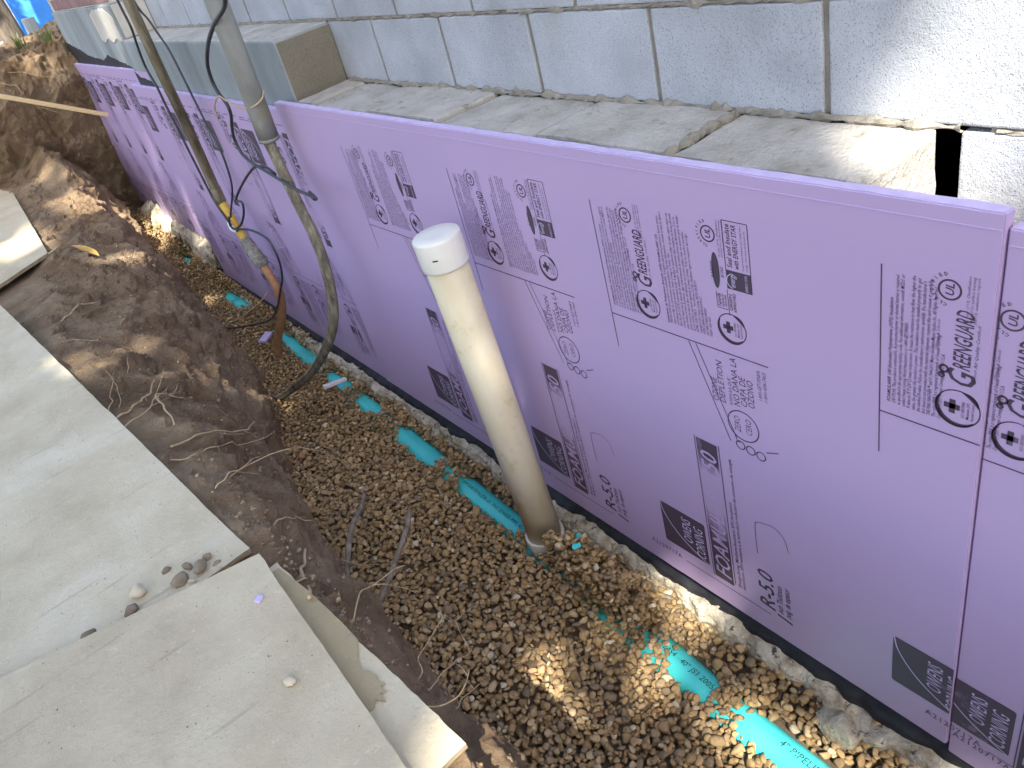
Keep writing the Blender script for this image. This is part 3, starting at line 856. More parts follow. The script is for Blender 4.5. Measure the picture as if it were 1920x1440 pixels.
V, F = code_strip(); CODE = mesh_np('edge_code', V, F); CODE.materials.append(M['ink'])

def clip_mesh(me, lo, hi):
    """copy of a print mesh cut off where the board ends (panel y between lo and hi)"""
    bm = bmesh.new(); bm.from_mesh(me)
    for co, no in ((lo, -1), (hi, 1)):
        if co is None: continue
        g = bm.verts[:] + bm.edges[:] + bm.faces[:]
        bmesh.ops.bisect_plane(bm, geom=g, plane_co=(0, co, 0), plane_no=(0, no, 0), clear_outer=True)
    out = bpy.data.meshes.new(me.name); bm.to_mesh(out); bm.free()
    for m in me.materials: out.materials.append(m)
    return out

def board(label, y0, y1, z0, z1, xf, panels, flip=False, codes=(), th=0.0254, seed=0):
    b = thing('foam_board', label, 'foam board', (xf + th / 2, (y0 + y1) / 2, z0), 'purple foam insulation boards')
    bm = bmesh.new()
    bmesh.ops.create_cube(bm, size=1.0)
    for v in bm.verts:
        v.co = Vector((xf if v.co.x < 0 else xf + th, y0 if v.co.y < 0 else y1, z0 if v.co.z < 0 else z1))
    bmesh.ops.subdivide_edges(bm, edges=[e for e in bm.edges if abs(e.verts[0].co.y - e.verts[1].co.y) > 0.5], cuts=90, use_grid_fill=True)
    bmesh.ops.bevel(bm, geom=[e for e in bm.edges if len(e.link_faces) == 2 and e.calc_face_angle() > 1], offset=0.0022, segments=2, affect='EDGES')
    for v in bm.verts:
        if v.co.z > z1 - 0.004 or v.co.z < z0 + 0.004:
            v.co.z += 0.0018 * noise.noise(Vector((v.co.y * 23, seed, 0))) + 0.0012 * noise.noise(Vector((v.co.y * 90, seed, v.co.x * 60)))
    for f in bm.faces:
        f.material_index = 1 if abs(f.normal.z) > 0.8 else 0
    me = bpy.data.meshes.new('sheet'); bm.to_mesh(me); bm.free()
    me.materials.append(M['foam']); me.materials.append(M['foam_edge'])
    part('sheet', me, None, b)
    # scored line under the top edge
    if not flip:
        part('scored_edge', box_mesh('scored_edge', (xf - 0.0012, y0 + 0.002, z1 - 0.026), (xf + 0.001, y1 - 0.002, z1 - 0.0235), 0.0005), M['foam'], b)
    else:
        for k in range(int((y1 - y0) / 0.10)):
            yy = y0 + 0.03 + k * 0.10
            part('printed_dash', mesh_np('printed_dash', [(xf - .0007, yy, z1 - .062), (xf - .0007, yy, z1 - .059), (xf - .0007, yy + .06, z1 - .059), (xf - .0007, yy + .06, z1 - .062)], [(0, 1, 2, 3)]), M['ink_fine'], b)
    dz = z0 if not flip else z1
    UNDER = {'logo_lettering': 'logo_square', 'banner_rule': 'banner', 'banner_lettering': 'banner', 'energy_lettering': 'certification_marks'}
    for yr in panels:
        made = {}
        for nm, pm in PANEL:
            lo, hi = (y0 - yr, y1 - yr) if not flip else (yr - y1, yr - y0)
            use = pm
            if lo > -0.46 or hi < 0.02:
                ys = [v.co.y for v in pm.vertices]
                if max(ys) < lo or min(ys) > hi: continue
                if min(ys) < lo or max(ys) > hi:
                    use = clip_mesh(pm, lo, hi)
                    if not len(use.polygons): continue
            up = made.get(UNDER.get(nm))
            if up is not None:
                o = link(nm, use, None, up)
            else:
                o = link(nm, use, None, b, Vector((xf, yr, dz)) - b.location)
                if flip: o.rotation_euler = (math.pi, 0, 0)
            made[nm] = o
            if nm in STUFF: o['kind'] = 'stuff'
    for yc in codes:
        o = link('edge_code', CODE, None, b, Vector((xf, yc, dz + (0.068 if not flip else -0.068))) - b.location)
        if flip: o.rotation_euler = (math.pi, 0, 0)
    return b

A = board('long purple foam board behind the white standpipe, square dark logos along its lower edge', -0.692, 1.747, 0.0, 1.2192, 0.0, [-0.530, 0.118, 0.672, 1.300], codes=[-0.665 + 0.02, 0.14, 0.70, 1.30], seed=1)
B = board('purple foam board at the right edge, lapped behind the long board', -3.10, -0.6945, -0.030, 1.196, 0.0075, [-0.578 - 0.035, -1.25, -1.86, -2.47], codes=[-0.70, -1.3], seed=2)
Cb = board('purple foam board hung with conduit and black wires, its logos printed along the top', 1.60, 3.99, -0.040, 1.180, 0.0262, [1.60, 2.155, 2.695, 3.26, 3.80], flip=True, codes=[1.9, 2.5, 3.1, 3.6], seed=3)
Db = board('farthest purple foam board, set higher against the soil at the trench end', 3.60, 6.02, 0.165, 1.255, 0.0530, [4.02, 4.42, 4.83, 5.24, 5.66], flip=True, codes=[4.3, 4.9], seed=4)

# ------------------------------------------------------------------ drain pipe (teal) and standpipe
PIPE = [(-0.20, -3.0), (-0.185, -0.55), (-0.170, -0.2), (-0.150, 0.1), (-0.128, 0.55), (-0.112, 1.1), (-0.088, 1.7), (-0.074, 2.3), (-0.064, 3.0), (-0.062, 4.0), (-0.045, 4.8), (-0.02, 5.9)]
def px_(y): return float(np.interp(y, [p[1] for p in PIPE], [p[0] for p in PIPE]))
PR = 0.0535
def pz(y): return gz(y) - 0.053 + 0.016 * math.exp(-((y + 0.62) / 0.22) ** 2)
dp = thing('drain_pipe', 'teal plastic drain pipe half buried in the brown gravel', 'pipe', (-0.13, 1.0, -0.2))
pp = [(px_(y), y, pz(y)) for y in np.linspace(-2.9, 5.85, 60)]
pb = part('pipe', tube_mesh('pipe', pp, PR, 40, 2), M['teal'], dp)
part('coupling', tube_mesh('coupling', [(px_(y), y, pz(y)) for y in np.linspace(3.28, 3.62, 8)], PR + 0.0035, 40, 2), M['teal'], dp)
def pipe_print(body, y_start, ang, size):
    v, f = text_vf(body, size, 0.1, 0.0, res=2)
    V = []
    for a, b in v:
        y = y_start - a
        th = ang + b / PR
        x, z = px_(y) + (PR + 0.0008) * math.sin(th), pz(y) + (PR + 0.0008) * math.cos(th)
        V.append((x, y, z))
    return mesh_np('pipe_lettering', V, f)
subpart('pipe_lettering', pipe_print("RM 030 PSM SDR-35  PVC SEWER PIPE ASTM D3034  07.11.2-05  C1284", 1.04, -0.12, 0.021), M['black_ink'], pb)
subpart('pipe_lettering', pipe_print("S 12454   40\u00b0 JS1 2005", 0.02, -0.05, 0.023), M['black_ink'], pb)
subpart('pipe_lettering', pipe_print("4\" PIPELINE", -0.40, -0.02, 0.026), M['black_ink'], pb)

SPX, SPY = -0.110, 0.543
sp = thing('standpipe', 'tall cream-stained white pipe with a flat white cap standing in the gravel', 'pipe', (SPX, SPY, -0.13))
part('pipe', lathe_mesh('pipe', [(0.0572, -0.16), (0.0572, 0.4), (0.0572, 0.95)], SPX, SPY), M['pvc'], sp)
spc = part('cap', lathe_mesh('cap', [(0.0600, 0.922), (0.0632, 0.924), (0.0638, 0.930), (0.0638, 1.000), (0.0628, 1.006), (0.0600, 1.0085), (0.03, 1.0090), (0.001, 1.0092)], SPX, SPY, 64), M['cap'], sp)
part('hub', lathe_mesh('hub', [(0.0655, -0.20), (0.0655, -0.076), (0.0650, -0.0735), (0.0605, -0.0730), (0.0580, -0.0745)], SPX, SPY, 56), M['cap'], sp)
subpart('cap_lettering', mesh_np('cap_lettering', [(SPX + 0.0645 * math.cos(a), SPY + 0.0645 * math.sin(a), z) for a in np.linspace(math.radians(216), math.radians(229), 8) for z in (0.962, 0.966)],
     [(2 * i, 2 * i + 2, 2 * i + 3, 2 * i + 1) for i in range(7)]), M['black_ink'], spc)

sp.rotation_euler = (-0.0227, -0.029, 0)          # it leans a little

# ------------------------------------------------------------------ gravel
EXPO = [(-0.31, -0.80, 0.036), (-0.05, -0.20, 0.016), (0.10, 0.085, 0.010), (0.40, 0.385, 0.006), (0.64, 1.03, 0.026), (1.10, 1.13, 0.008), (1.22, 1.53, 0.017),
        (1.74, 1.92, 0.022), (2.04, 2.26, 0.017), (2.34, 2.95, 0.022), (3.32, 3.74, 0.036), (4.36, 4.63, 0.026)]
def exposed(x, y, r):
    dx = x - px_(y)
    for a, b, h in EXPO:
        lo, hi = min(a, b), max(a, b)
        if lo - r * 0.6 < y < hi + r * 0.6:
            t = (y - (lo + hi) / 2) / ((hi - lo) / 2 + 1e-6)
            hh = h * math.sqrt(max(0.05, 1 - 0.8 * t * t)) + 0.012 * noise.noise(Vector((y * 19, 2, 0)))
            sh = 0.008 * noise.noise(Vector((y * 13, 8, 0)))
            if abs(dx - sh) < hh + r * 0.75: return True
    return False

def ico(sub):
    bm = bmesh.new(); bmesh.ops.create_icosphere(bm, subdivisions=sub, radius=1.0)
    V = np.array([v.co[:] for v in bm.verts]); F = np.array([[v.index for v in f.verts] for f in bm.faces]); bm.free()
    return V, F
STONE_COLS = np.array([(0.381, 0.257, 0.121), (0.437, 0.304, 0.152), (0.314, 0.216, 0.108), (0.482, 0.345, 0.178), (0.358, 0.263, 0.146), (0.538, 0.404, 0.229), (0.269, 0.205, 0.127), (0.403, 0.269, 0.133), (0.672, 0.573, 0.394), (0.414, 0.234, 0.114)])
STONE_P = np.array([.18, .18, .15, .12, .12, .07, .08, .06, .02, .02])
def stone_shapes(sub, count, seed):
    V, F = ico(sub); rs = np.random.RandomState(seed); out = []
    for _ in range(count):
        W = V.copy()
        for _k in range(11):
            n = rs.randn(3); n /= np.linalg.norm(n); d = rs.uniform(0.42, 0.82)
            e = np.maximum(0, W @ n - d); W = W - 0.97 * e[:, None] * n
        W *= np.array([1.0, rs.uniform(0.62, 0.95), rs.uniform(0.42, 0.72)])
        W[:, 0] *= 1 + 0.25 * rs.uniform(-1, 1) * W[:, 1]
        W -= W.mean(0)
        out.append(W)
    return out, F

def build_gravel():
    x0, x1, y0, y1, h = -0.98, 0.10, -0.85, 5.75, 0.004
    nx, ny = int((x1 - x0) / h) + 1, int((y1 - y0) / h) + 1
    gy = y0 + np.arange(ny) * h; gx = x0 + np.arange(nx) * h
    G = np.array([gz(y) for y in gy])[None, :] - 0.018
    H = np.repeat(G, nx, 0)
    xb = np.array([bk(y, 1) for y in gy])[None, :]
    H += 0.10 * np.clip((xb + 0.10 - gx[:, None]) / 0.25, 0, 1) ** 1.3                  # banks up against the soil
    H += 0.020 * np.clip((gx[:, None] + 0.09) / 0.10, 0, 1)                             # and a little against the footing
    H += 0.012 * np.sin(gy[None, :] * 3.1 + 1) * np.sin(gx[:, None] * 9 + gy[None, :] * 2)
    for a_, b_, h_ in EXPO:
        yc_, hy_ = (a_ + b_) / 2, abs(a_ - b_) / 2
        e_ = np.exp(-(np.clip(np.abs(gy[None, :] - yc_) - hy_, 0, None) / 0.02) ** 2 - (np.clip(np.abs(gx[:, None] - np.array([px_(y) for y in gy])[None, :]) - h_, 0, None) / 0.025) ** 2)
        H -= 0.024 * e_
    base = H.copy()
    P = np.array([px_(y) for y in gy])[None, :]; PZ = np.array([pz(y) for y in gy])[None, :]
    d2 = np.clip(PR ** 2 - (gx[:, None] - P) ** 2, 0, None)
    H = np.where(d2 > 0, np.maximum(H, PZ + np.sqrt(d2)), H)
    d3 = (gx[:, None] - SPX) ** 2 + (gy[None, :] - SPY) ** 2
    rs = np.random.RandomState(5)
    shA, FA = stone_shapes(2, 40, 1)
    shB, FB = stone_shapes(1, 40, 2)
    Vs, Fs, Cs = [], [], []; off = 0
    total = 0
    for pas, (cnt, smin, smax) in enumerate(((11500, 0.0100, 0.0215), (10000, 0.0080, 0.0175), (5200, 0.0095, 0.0165))):
        for q in range(cnt):
            u = rs.rand()
            y = y0 + 0.05 + (y1 - y0 - 0.1) * u
            if pas == 2 and any(min(a_, b_) < y < max(a_, b_) for a_, b_, h_ in EXPO): continue
            best = None
            bx0 = bk(y, 1) - 0.09
            if pas == 2 and q > 3400: y = 0.06 + 0.38 * rs.rand()
            if pas == 2 and any(min(a_, b_) < y < max(a_, b_) for a_, b_, h_ in EXPO): continue
            xs = bx0 + (0.005 - bx0) * rs.rand(4) if pas < 2 else px_(y) + 0.10 * (rs.rand(4) - 0.5)
            ys = y + 0.03 * (rs.rand(4) - 0.5)
            r = smin + (smax - smin) * rs.rand() ** 1.7
            if rs.rand() < 0.03: r *= 1.35
            k = int(r * 0.8 / h)
            for xx, yy in zip(xs, ys):
                i, j = int((xx - x0) / h), int((yy - y0) / h)
                if i - k < 0 or j - k < 0 or i + k + 1 > nx or j + k + 1 > ny: continue
                if (xx - SPX) ** 2 + (yy - SPY) ** 2 < (0.068 + r * 0.9) ** 2: continue
                if exposed(xx, yy, r): continue
                w = H[i - k:i + k + 1, j - k:j + k + 1]
                m = w.mean() + 0.6 * w.std() - 0.0 * base[i, j]
                lev = w.mean() - base[i, j] if pas < 2 else w.mean()
                if best is None or (pas < 2 and lev < best[0]): best = (lev, xx, yy, i, j, w)
            if best is None: continue
            _, xx, yy, i, j, w = best
            near = yy < 1.9
            shp, FF = (shA, FA) if near else (shB, FB)
            W = shp[rs.randint(40)]
            tz = rs.rand() * 6.283; tilt = rs.randn() * 0.38; tl2 = rs.randn() * 0.38
            ca, sa = math.cos(tz), math.sin(tz)
            R1 = np.array([[ca, -sa, 0], [sa, ca, 0], [0, 0, 1]])
            R2 = np.array([[1, 0, 0], [0, math.cos(tilt), -math.sin(tilt)], [0, math.sin(tilt), math.cos(tilt)]])
            R3 = np.array([[math.cos(tl2), 0, math.sin(tl2)], [0, 1, 0], [-math.sin(tl2), 0, math.cos(tl2)]])
            X = (W * r) @ (R1 @ R2 @ R3).T
            hz = X[:, 2].max()
            zc = np.percentile(w, 70) + 0.55 * hz
            X = X + np.array([xx, yy, zc])
            Vs.append(X); Fs.append(FF + off); off += len(X)
            c = STONE_COLS[rs.choice(10, p=STONE_P)] * rs.uniform(0.8, 1.18)
            Cs.append(np.repeat(c[None, :], len(X), 0))
            gi = (np.arange(i - k, i + k + 1) - i) * h; gj = (np.arange(j - k, j + k + 1) - j) * h
            e = 1 - (gi[:, None] ** 2 + gj[None, :] ** 2) / (r * 0.9) ** 2
            top = zc + hz * np.sqrt(np.clip(e, 0, 1)) * 0.95
            H[i - k:i + k + 1, j - k:j + k + 1] = np.where(e > 0, np.maximum(w, top), w)
            total += 1
    V = np.concatenate(Vs); F = np.concatenate(Fs); C = np.concatenate(Cs)
    me = mesh_np('gravel', V, F, True)
    ca = me.color_attributes.new('Col', 'FLOAT_COLOR', 'POINT')
    ca.data.foreach_set('color', np.c_[C, np.ones(len(C))].astype(np.float32).ravel())
    o = link('gravel', me, M['gravel'])
    tag(o, 'loose brown pea gravel filling the trench floor', 'gravel', kind='stuff')
    # finer bed below the stones
    st_ = 5
    bx, by = gx[::st_], gy[::st_]
    BV = np.stack([np.repeat(bx, len(by)), np.tile(by, len(bx)), (base[::st_, ::st_] - 0.010).ravel()], 1)
    bedm = mesh_np('gravel_bed', BV, grid_faces(len(bx), len(by)), True)
    tag(link('gravel_bed', bedm, M['ground']), kind='structure')
    return H, x0, y0, h
GH, GX0, GY0, GHs = build_gravel()
def gtop(x, y):
    i, j = int((x - GX0) / GHs), int((y - GY0) / GHs)
    if 0 <= i < GH.shape[0] and 0 <= j < GH.shape[1]: return float(GH[i, j])
    return gz(y)

# ------------------------------------------------------------------ conduit, old pipe, cables and wires
co = thing('conduit', 'thick grey metal conduit ending in front of the boards', 'conduit', (-0.085, 1.68, 1.13))
CX = -0.085
cond = [(CX, 1.545, 2.6), (CX, 1.552, 1.9), (CX, 1.588, 1.50), (CX, 1.680, 1.165)]
cot = part('tube', tube_mesh('tube', [(CX, 1.60, 2.6), (CX, 1.612, 2.0), (CX, 1.645, 1.55), (CX, 1.690, 1.13)], 0.0365, 32, 6), M['conduit'], co)
subpart('rim', tube_mesh('rim', [(CX, 1.6895, 1.134), (CX, 1.691, 1.122)], 0.0375, 32, 2), M['conduit'], cot)

def wire(name, pts, r, mat, label, cat='wire', sides=8, group=None):
    me = tube_mesh(name, pts, r, sides, 6)
    o = link(name, me, mat)
    return tag(o, label, cat, group)

cb = thing('service_cable', 'thick weathered cable hanging from the conduit and looping down to the gravel', 'cable', (-0.15, 1.6, 0.4))
cpts = [(-0.085, 1.688, 1.20), (-0.088, 1.690, 1.13), (-0.095, 1.655, 1.075), (-0.10, 1.62, 1.02), (-0.105, 1.575, 0.92), (-0.11, 1.545, 0.80), (-0.12, 1.545, 0.67), (-0.13, 1.60, 0.525)]
cpts = [(-0.085, 1.688, 1.20), (-0.088, 1.690, 1.13), (-0.095, 1.655, 1.075), (-0.10, 1.635, 1.02), (-0.11, 1.584, 0.913), (-0.12, 1.526, 0.804), (-0.135, 1.497, 0.69),
        (-0.15, 1.521, 0.557), (-0.17, 1.549, 0.466), (-0.20, 1.648, 0.338), (-0.255, 1.83, 0.172), (-0.31, 2.06, 0.02), (-0.36, 2.26, -0.085), (-0.42, 2.42, -0.12)]
cpts[11] = (-0.31, 2.038, 0.036)
oc = part('outer_cable', tube_mesh('outer_cable', cpts, [0.0165, 0.0165, 0.016, 0.0155, 0.015], 14, 8, wob=0.05, seed=3), M['cable'], cb)
for k, s in enumerate((1, -1)):
    subpart('strand', tube_mesh('strand', [(p[0] - 0.007 * s - 0.006, p[1] + 0.011 * s, p[2] + 0.004) for p in cpts], 0.0075, 8, 8, wob=0.1, seed=5 + k), M['cable'], oc)

op = thing('service_pipe', 'weathered upright pipe with a yellow sleeve and an orange-brown bend at its foot', 'pipe', (-0.08, 2.72, 0.02))
PX = -0.085
part('pipe', tube_mesh('pipe', [(PX, 2.70, 2.6), (PX, 2.70, 1.62), (PX, 2.715, 1.33), (PX, 2.71, 1.09), (PX, 2.745, 0.72)], 0.0225, 20, 6, wob=0.04), M['rust_pipe'], op)
part('collar', tube_mesh('collar', [(PX, 2.737, 0.79), (PX, 2.745, 0.715)], 0.0255, 18, 3, wob=0.05), M['rust_pipe'], op)
ys_ = part('yellow_sleeve', tube_mesh('yellow_sleeve', [(PX, 2.745, 0.725), (PX, 2.70, 0.63), (PX, 2.64, 0.53)], 0.0205, 20, 5, wob=0.02), M['yellow'], op)
subpart('clip', tube_mesh('clip', [(PX - 0.022, 2.69, 0.640), (PX - 0.026, 2.665, 0.606), (PX - 0.02, 2.64, 0.590)], [0.008, 0.013, 0.007], 10, 4), M['chip_white'], ys_)
part('coupling', tube_mesh('coupling', [(PX, 2.645, 0.54), (PX, 2.625, 0.515), (PX, 2.58, 0.475), (PX, 2.535, 0.435), (PX, 2.525, 0.42)], [0.022, 0.030, 0.034, 0.033, 0.022], 16, 5, wob=0.14, seed=8), M['fitting'], op)
part('bent_pipe', tube_mesh('bent_pipe', [(PX, 2.528, 0.425), (PX, 2.475, 0.335), (PX - 0.005, 2.48, 0.25), (PX - 0.02, 2.54, 0.15), (PX - 0.05, 2.61, 0.05), (PX - 0.085, 2.66, -0.05), (PX - 0.10, 2.68, -0.16)], [0.019, 0.021, 0.022, 0.022, 0.020], 16, 6, wob=0.03), M['copper'], op)

wire('black_cable', [(-0.12, 1.455, 1.9), (-0.12, 1.44, 1.70), (-0.12, 1.455, 1.582), (-0.12, 1.641, 1.518), (-0.12, 1.79, 1.457), (-0.12, 1.894, 1.389), (-0.12, 1.926, 1.333), (-0.12, 1.918, 1.291), (-0.12, 1.876, 1.25), (-0.12, 1.881, 1.211), (-0.12, 1.938, 1.157), (-0.12, 1.969, 1.11), (-0.12, 1.953, 1.053), (-0.12, 1.848, 1.024), (-0.12, 1.712, 1.004), (-0.13, 1.49, 0.985), (-0.13, 1.385, 0.980), (-0.125, 1.37, 0.967), (-0.10, 1.423, 0.951), (-0.08, 1.52, 0.95)],
     [0.0072, 0.0072, 0.0068, 0.006, 0.0055, 0.0055], M['wire'], 'black cable curving beside the conduit and across the thick hanging cable')
wire('looped_wire', [(-0.105, 1.72, 1.000), (-0.1, 1.807, 1.012), (-0.1, 1.922, 1.002), (-0.1, 2.048, 0.958), (-0.1, 2.242, 0.874), (-0.1, 2.405, 0.79), (-0.1, 2.336, 0.786), (-0.1, 2.389, 0.727), (-0.1, 2.515, 0.651), (-0.11, 2.626, 0.609), (-0.115, 2.657, 0.625), (-0.11, 2.63, 0.67)],
     0.0054, M['wire'], 'thin dark wire looping from the black cable to the yellow sleeve')
wire('ground_wire', [(-0.112, 2.60, 0.605), (-0.105, 2.554, 0.62), (-0.1, 2.388, 0.644), (-0.1, 2.212, 0.64), (-0.1, 2.176, 0.588), (-0.1, 2.187, 0.521), (-0.1, 2.247, 0.439), (-0.105, 2.354, 0.344), (-0.12, 2.48, 0.228), (-0.15, 2.58, 0.145), (-0.20, 2.695, 0.107), (-0.26, 3.0, 0.02), (-0.29, 3.25, -0.045)],
     0.0052, M['wire'], 'black wire arching from the yellow sleeve down to the gravel')
wire('pipe_wire', [(-0.11, 2.76, 1.9), (-0.11, 2.76, 1.623), (-0.11, 2.751, 1.518), (-0.11, 2.80, 1.435), (-0.11, 2.83, 1.35), (-0.11, 2.80, 1.27), (-0.11, 2.80, 1.187), (-0.11, 2.79, 1.077), (-0.11, 2.78, 0.951), (-0.11, 2.77, 0.838), (-0.11, 2.76, 0.758), (-0.11, 2.732, 0.694), (-0.11, 2.66, 0.62)],
     0.0054, M['wire'], 'thin wire running down the left side of the weathered pipe')
wire('slack_wire', [(-0.06, 2.73, 1.9), (-0.06, 2.717, 1.616), (-0.05, 2.67, 1.53), (-0.045, 2.64, 1.47), (-0.045, 2.59, 1.404), (-0.045, 2.57, 1.295), (-0.045, 2.555, 1.182), (-0.045, 2.535, 1.066), (-0.05, 2.49, 0.98), (-0.06, 2.53, 0.821), (-0.085, 2.68, 0.664), (-0.105, 2.69, 0.61)],
     0.0048, M['wire'], 'slack thin wire hanging to the right of the weathered pipe')
wire('short_wire', [(-0.05, 1.72, 1.8), (-0.05, 1.726, 1.578), (-0.05, 1.80, 1.497), (-0.045, 1.79, 1.41), (-0.045, 1.74, 1.36)], 0.0036, M['wire_grey'], 'short grey wire passing behind the conduit')
tw = [(-0.15, 1.95, 1.20), (-0.15, 1.929, 1.248), (-0.14, 1.865, 1.284), (-0.13, 1.837, 1.270), (-0.128, 1.74, 1.252), (-0.124, 1.69, 1.248), (-0.105, 1.645, 1.25), (-0.075, 1.627, 1.265), (-0.05, 1.645, 1.285)]
wire('twine', tw, 0.0032, M['twine'], 'tan twine tied round the conduit', 'twine')
wire('dry_twig', [(-0.30, 3.33, -0.05), (-0.25, 2.99, 0.055), (-0.17, 2.68, 0.20), (-0.11, 2.56, 0.285)], [0.004, 0.0035, 0.003, 0.002], M['root'], 'thin pale twig leaning from the gravel towards the orange-brown pipe bend', 'twig')

# ------------------------------------------------------------------ plywood sheets
def sheet(label, c0, e1, e2, z, th, mat, n=44, warp=0.004, seed=0, name='plywood_sheet', tilt=(0, 0)):
    """corner c0, edge vectors e1 and e2 (x, y); top at z"""
    t = thing(name, label, 'plywood', (c0[0] + (e1[0] + e2[0]) / 2, c0[1] + (e1[1] + e2[1]) / 2, z - th))
    def P(u, v, dz):
        x = c0[0] + e1[0] * u + e2[0] * v; y = c0[1] + e1[1] * u + e2[1] * v
        ed = 0.0022 * noise.noise(Vector((x * 40, y * 40, seed)))
        for q, w in ((u, e1), (v, e2)):
            if q == 0 or q == 1:
                L = math.hypot(*w); s = (1 if q == 1 else -1) * (ed + 0.0012 * noise.noise(Vector((x * 7, y * 7, seed + 5))))
                x += w[0] / L * s; y += w[1] / L * s
        cu, cv = min(u, 1 - u), min(v, 1 - v)
        lift = warp * noise.noise(Vector((x * 2.3, y * 2.3, seed))) + 0.35 * warp * noise.noise(Vector((x * 9, y * 9, seed)))
        return (x, y, z + dz + lift + tilt[0] * u + tilt[1] * v)
    V = [P(i / n, j / n, 0) for i in range(n + 1) for j in range(n + 1)]
    F = [tuple(q) for q in grid_faces(n + 1, n + 1)]
    m1 = (n + 1) * (n + 1)
    V += [(x, y, zz - th) for x, y, zz in V]
    F += [tuple(k + m1 for k in q[::-1]) for q in F]
    bd = [i * (n + 1) for i in range(n + 1)] + [n * (n + 1) + j for j in range(1, n + 1)] + [i * (n + 1) + n for i in range(n - 1, -1, -1)] + [j for j in range(n - 1, 0, -1)]
    nf = len(F)
    for a, b in zip(bd, bd[1:] + bd[:1]):
        F.append((a, b, b + m1, a + m1))
    me = mesh_np('panel', V, F, False)
    me.materials.append(mat); me.materials.append(M['ply_edge'])
    idx = np.zeros(len(me.polygons), np.int32); idx[nf:] = 1
    me.polygons.foreach_set('material_index', idx)
    bm = bmesh.new(); bm.from_mesh(me); bmesh.ops.recalc_face_normals(bm, faces=bm.faces[:]); bm.to_mesh(me); bm.free()
    part('panel', me, None, t)
    return t
mid = sheet('long dusty plywood sheet lying on the bank with brown stones on its near corner', (-0.914, 0.290), (-0.205, 2.43), (-1.21, -0.10), 0.711, 0.012, M['ply'], seed=1)
up_ = sheet('nearest tan plywood sheet, overlapping its neighbours', (-0.907, 0.222), (-0.034, -1.25), (-1.19, 0.305), 0.738, 0.012, M['ply_b'], seed=2, warp=0.003)
low = sheet('plywood strip sticking out under the nearest sheet, its veneer torn', (-0.889, 0.192), (0.050, -0.60), (-0.55, -0.03), 0.719, 0.011, M['ply_b'], seed=3, warp=0.002)
vz = 0.7205
vn = [(-0.893, 0.17), (-0.876, 0.06), (-0.866, -0.06), (-0.864, -0.115), (-0.872, -0.128), (-0.883, -0.150), (-0.889, -0.172), (-0.881, -0.186), (-0.876, -0.205), (-0.880, -0.212), (-0.874, -0.228), (-0.882, -0.226), (-0.880, -0.243), (-0.889, -0.236), (-0.890, -0.256), (-0.90, -0.242), (-0.91, -0.252), (-0.96, -0.25), (-0.96, 0.17)]
bm = bmesh.new()
f = bm.faces.new([bm.verts.new((x, y, vz)) for x, y in vn])
r = bmesh.ops.extrude_face_region(bm, geom=[f])
for v in r['geom']:
    if isinstance(v, bmesh.types.BMVert): v.co.z += 0.0016
bmesh.ops.recalc_face_normals(bm, faces=bm.faces[:])
me = bpy.data.meshes.new('torn_veneer'); bm.to_mesh(me); bm.free()
subpart('torn_veneer', me, M['veneer'], low.children[0])
far = sheet('far sunlit plywood sheet at the left edge with a splintered corner', (-0.832, 3.37), (0.105, 2.44), (-1.15, -0.84), 0.672, 0.016, M['ply_b'], seed=4)
part('splinter', tube_mesh('splinter', [(-0.86, 3.36, 0.664), (-0.80, 3.40, 0.665), (-0.765, 3.435, 0.670)], [0.006, 0.004, 0.001], 6, 3), M['lath'], far)

# ------------------------------------------------------------------ loose things
def stone(name, x, y, z, r, seed, mat, label, flat=(1, 0.75, 0.6), rot=0.0, cat='stone', group=None, sub=3):
    me = lump_mesh(name, (0, 0, 0), r, seed, flat, sub, 0.22)
    for p in me.polygons: p.use_smooth = True
    lo = min(v.co.z for v in me.vertices)
    o = link(name, me, mat, None, (x, y, z - lo - 0.0012))
    o.rotation_euler = (0, 0, rot)
    return tag(o, label, cat, group)
M['st_brown'] = mat_basic('brown_stone', [(0.3, (0.15, 0.115, 0.075)), (0.7, (0.24, 0.19, 0.13))], 60, 0.85, 200, 0.3, 0.002)
M['st_grey'] = mat_basic('grey_stone', [(0.3, (0.19, 0.15, 0.10)), (0.7, (0.29, 0.235, 0.16))], 60, 0.85, 200, 0.3, 0.002)
M['st_tan'] = mat_basic('tan_stone', [(0.3, (0.45, 0.38, 0.26)), (0.7, (0.58, 0.51, 0.38))], 60, 0.85, 200, 0.3, 0.002)
ZP = 0.711
stone('stone', -1.067, 0.383, ZP, 0.0106, 1, M['st_brown'], 'small brown stone lying apart above the stone cluster on the long plywood sheet')
stone('stone', -1.029, 0.349, ZP, 0.0129, 2, M['st_brown'], 'narrow brown pebble at the back of the stone cluster on plywood', (0.6, 1.1, 0.6), 0.3)
stone('stone', -1.010, 0.316, ZP, 0.0202, 3, M['st_grey'], 'long grey wedge stone in the cluster beside the nearest plywood edge', (1.15, 0.6, 0.6), 1.0)
stone('stone', -1.055, 0.320, ZP, 0.0202, 4, M['st_grey'], 'round dark grey stone, largest of the cluster on plywood', (1.0, 0.85, 0.55), 0.6)
stone('stone', -1.127, 0.361, ZP, 0.0190, 5, M['st_tan'], 'cream angular stone on the long plywood sheet', (1.0, 0.85, 0.7), 0.4)
stone('stone', -1.155, 0.324, ZP, 0.0162, 6, M['st_brown'], 'reddish brown angular stone below the cream stone on plywood', (0.95, 0.85, 0.7), 0.2)
stone('stone', -1.243, 0.320, ZP, 0.0213, 7, M['st_brown'], 'brown oblong stone at the left, resting at the nearest sheet edge', (1.15, 0.7, 0.65), 0.9)
stone('stone', -0.990, 0.339, ZP, 0.0129, 8, M['st_grey'], 'small grey stone by the corner of the long plywood sheet')
